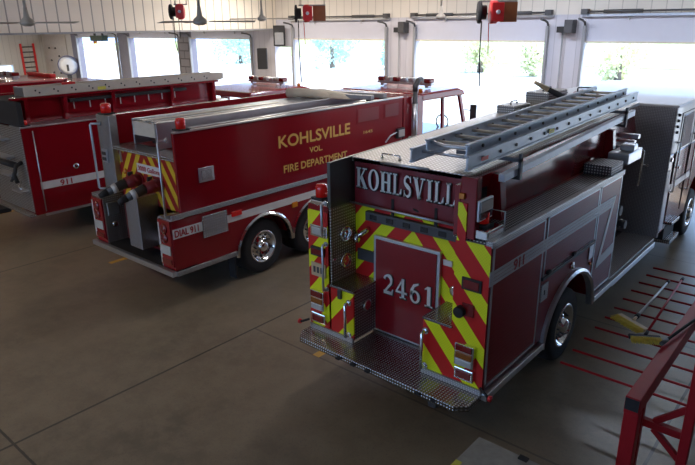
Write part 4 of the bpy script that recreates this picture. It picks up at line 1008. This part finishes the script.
# cord reels
def reel(loc,label,board,cord,a=0):
    t=thing('cable_reel',label,'cable reel',loc,a,'cord reels hung from the ceiling')
    if board: MB().box(.1,.4,.02,.06,-.17,.17).build('mount_board','wood',t,.005)
    MB().lathe([(.02,-.14),(.19,-.14),(.2,-.1),(.12,-.08),(.12,0),(.02,0)],(-.18,-.05,0),'x',24,cap=False).build('drum','black',t)
    MB().lathe([(.02,0),(.2,0),(.2,.1),(.17,.14),(.02,.14)],(-.1,-.05,0),'x',24,cap=False).build('red_side','reelred',t)
    MB().box(-.12,.1,-.27,-.24,-.16,.16).build('red_cover','reelred',t,.02)
    MB().lathe([(.04,0),(.04,-.02),(.001,-.02)],(-.01,-.27,0),'y',12).build('hub','white',t)
    MB().box(-.24,.4 if board else .12,.06,.09,.17,.2).build('cross_bar','grey',t)
    for x in (-.2,.37 if board else .1): MB().box(x-.015,x+.015,.06,.09,.2,CZ-loc[2]).build('hanger','fiber',t)
    MB().tube([(-.25,-.05,-.15),(-.25,-.05,-.8),(-.22,-.05,-cord)],.012).build('cord','black',t)
    MB().tube([(-.12,-.05,-.18),(-.10,-.05,-.7)],.008).build('cord_tail','black' if not board else 'reelred',t)
reel((-9.6,5.2,4.8),'red and black cord reel farthest left, without a board',False,1.0,.7)
reel((-5.65,5.97,4.69),'cord reel with brown board above the tanker cab',True,1.6,.7)
reel((-.5,5.48,4.62),'cord reel with brown board and red face above the pumper cover',True,1.3,.7)
# yellow floor lines
for i,(x,w) in enumerate(((-.24,'2461 pumper'),(-5.86,'tanker truck'),(-11.2,'rescue engine'))):
    tag(MB().box(x-.06,x+.06,.3,1.15,.0,.003).build('floor_line','yellow_paint'),'worn yellow paint line on the floor under the left rear of the '+w,'floor marking')
# unseen ceiling strips added to brighten walls, trucks and floor
def strip(x,y,z,rot,watt,col=(1,.93,.84),lb=''):
    t=thing('added_strip_light','unseen strip light added on the ceiling '+lb,'fill light',(x,y,z),rot)
    MB().box(-1.2,1.2,-.12,.12,0,.08).build('housing','white',t,.01)
    for s in (-.05,.05): MB().cyl((-1.15,s,-.02),(1.15,s,-.02),.018,.018,8).build('tube','lamp',t)
    l=bpy.data.lights.new('fill_glow','AREA'); l.shape='RECTANGLE'; l.size=2.3; l.size_y=.2; l.energy=watt; l.color=col
    o=bpy.data.objects.new('fill_glow',l); COL.objects.link(o); o.parent=t; o.location=(0,0,-.06)
LW=150
k=0
for x in (-13.5,-8.5,-3.5,1.5):
    strip(x,11.2,6.11,0,LW*(1.5,1.5,1.4,.9)[k],(1,.88,.75) if x<-6 else (.72,.82,1),'near the openings, at x %d'%k if 0 else ('near the door openings, '+('first','second','third','fourth','fifth')[k]+' from the left')); k+=1
k=0
for x in (-34,-27,-20):
    strip(x,9.5,4.53,0,LW*1.6,(1,.88,.75),'of the lower bay, '+('first','second','third')[k]+' from the left'); k+=1
k=0
for x in (-12,-6,0):
    strip(x,-6.5,6.11,0,LW*(.95,.45,.12)[k],(1,.74,.46),'behind the trucks, '+('first','second','third')[k]+' from the left'); k+=1
strip(-1.4,4.2,6.11,PI/2,LW*.45,(.95,.9,.95),'above the gap between tanker and pumper')
# trees outside
def tree(x,y,h,r,mat,label):
    t=thing('tree',label,'tree',(x,y,0))
    MB().cyl((0,0,-.1),(0,0,h*.6),.3,.12,10).build('trunk','bark',t)
    mb=MB(); rnd=random.Random(int(x*10))
    cs=[(rnd.uniform(-.6,.6)*r,rnd.uniform(-.6,.6)*r,h-r+rnd.uniform(-.8,.7)*r,rnd.uniform(.3,.55)*r) for _ in range(14)]
    for _ in range(1500):
        c=rnd.choice(cs); d=Vector((rnd.gauss(0,1),rnd.gauss(0,1),rnd.gauss(0,1))).normalized()*c[3]*rnd.uniform(.6,1.05)
        p=Vector(c[:3])+d; s=rnd.uniform(.1,.24)
        a=Vector((rnd.gauss(0,1),rnd.gauss(0,1),rnd.gauss(0,1))).normalized(); b=a.orthogonal().normalized()
        mb.b.faces.new([mb.b.verts.new(p+a*s),mb.b.verts.new(p+b*s*.6),mb.b.verts.new(p-a*s),mb.b.verts.new(p-b*s*.6)])
    mb.build('foliage',mat,t)
tree(-55,45,4.6,3.0,'leaf','pale bushy tree seen through the third opening from the left')
tree(-40,45,4.7,2.6,'leaf','pale tree at left in the opening ahead of the tanker')
tree(-33.5,48,4.4,2.2,'leaf','pale tree at right in the opening ahead of the tanker')
tree(-24,48,3.6,1.8,'leaf2','yellow green bush in the opening between tanker and pumper')
tree(-18,47,3.2,1.6,'leaf2','yellow green bush near the pillar behind the pumper ladder')
tree(-10.5,45,3.4,2.0,'leaf2','yellow green bush through the rightmost opening')
GR={'ceiling_fan':'ceiling fans below the roof','tree':'trees outside the openings','door_track':'door tracks along the front wall','added_strip_light':'added strip lights on the ceilings','push_broom':'brooms lying on the red rack','floor_line':'yellow floor lines under the trucks','equipment_case':'cases on the pumper cover','grey_hose_bar':'grey bars across the tanker top','wall_speaker':'speakers by the third opening'}
for o in list(S.objects):
    k=o.name.split('.')[0]
    if o.parent is None and k in GR and 'group' not in o: o['group']=GR[k]
# ------------------------------------------------------------------ world, sun, camera
w=bpy.data.worlds.new('sky'); S.world=w; w.use_nodes=True; nt=w.node_tree; bg=nt.nodes['Background']
tc=N(nt,'ShaderNodeTexCoord'); sp=N(nt,'ShaderNodeSeparateXYZ'); nt.links.new(tc.outputs['Generated'],sp.inputs[0])
r=N(nt,'ShaderNodeValToRGB'); r.color_ramp.elements[0].position=.0; r.color_ramp.elements[0].color=(.38,.6,1,1); r.color_ramp.elements[1].position=.6; r.color_ramp.elements[1].color=(.45,.66,1,1)
nt.links.new(sp.outputs[2],r.inputs[0]); nt.links.new(r.outputs[0],bg.inputs[0]); bg.inputs[1].default_value=3.6
sl=bpy.data.lights.new('sun','SUN'); sl.energy=9; sl.angle=.01; sl.color=(1,.96,.9)
so=bpy.data.objects.new('sun',sl); COL.objects.link(so); so.rotation_euler=Vector((.35,.75,.95)).to_track_quat('Z','Y').to_euler(); so.location=(0,30,30)
cam=bpy.data.cameras.new('camera'); cam.sensor_width=36; cam.lens=609.61/695*36; cam.clip_end=500
co=bpy.data.objects.new('camera',cam); COL.objects.link(co)
Rm=Matrix(((0.7600267,-0.2032479,0.6172922),(0.6498112,0.2526222,-0.7168873),(-0.0102359,0.9459769,0.3240724)))
co.matrix_world=Matrix.Translation((5.0773,-5.1574,4.4514))@Rm.to_4x4()
S.camera=co
S.view_settings.view_transform='Standard'; S.view_settings.look='None'; S.view_settings.gamma=1; S.view_settings.exposure=.08
S.view_settings.use_curve_mapping=False
S.cycles.max_bounces=8
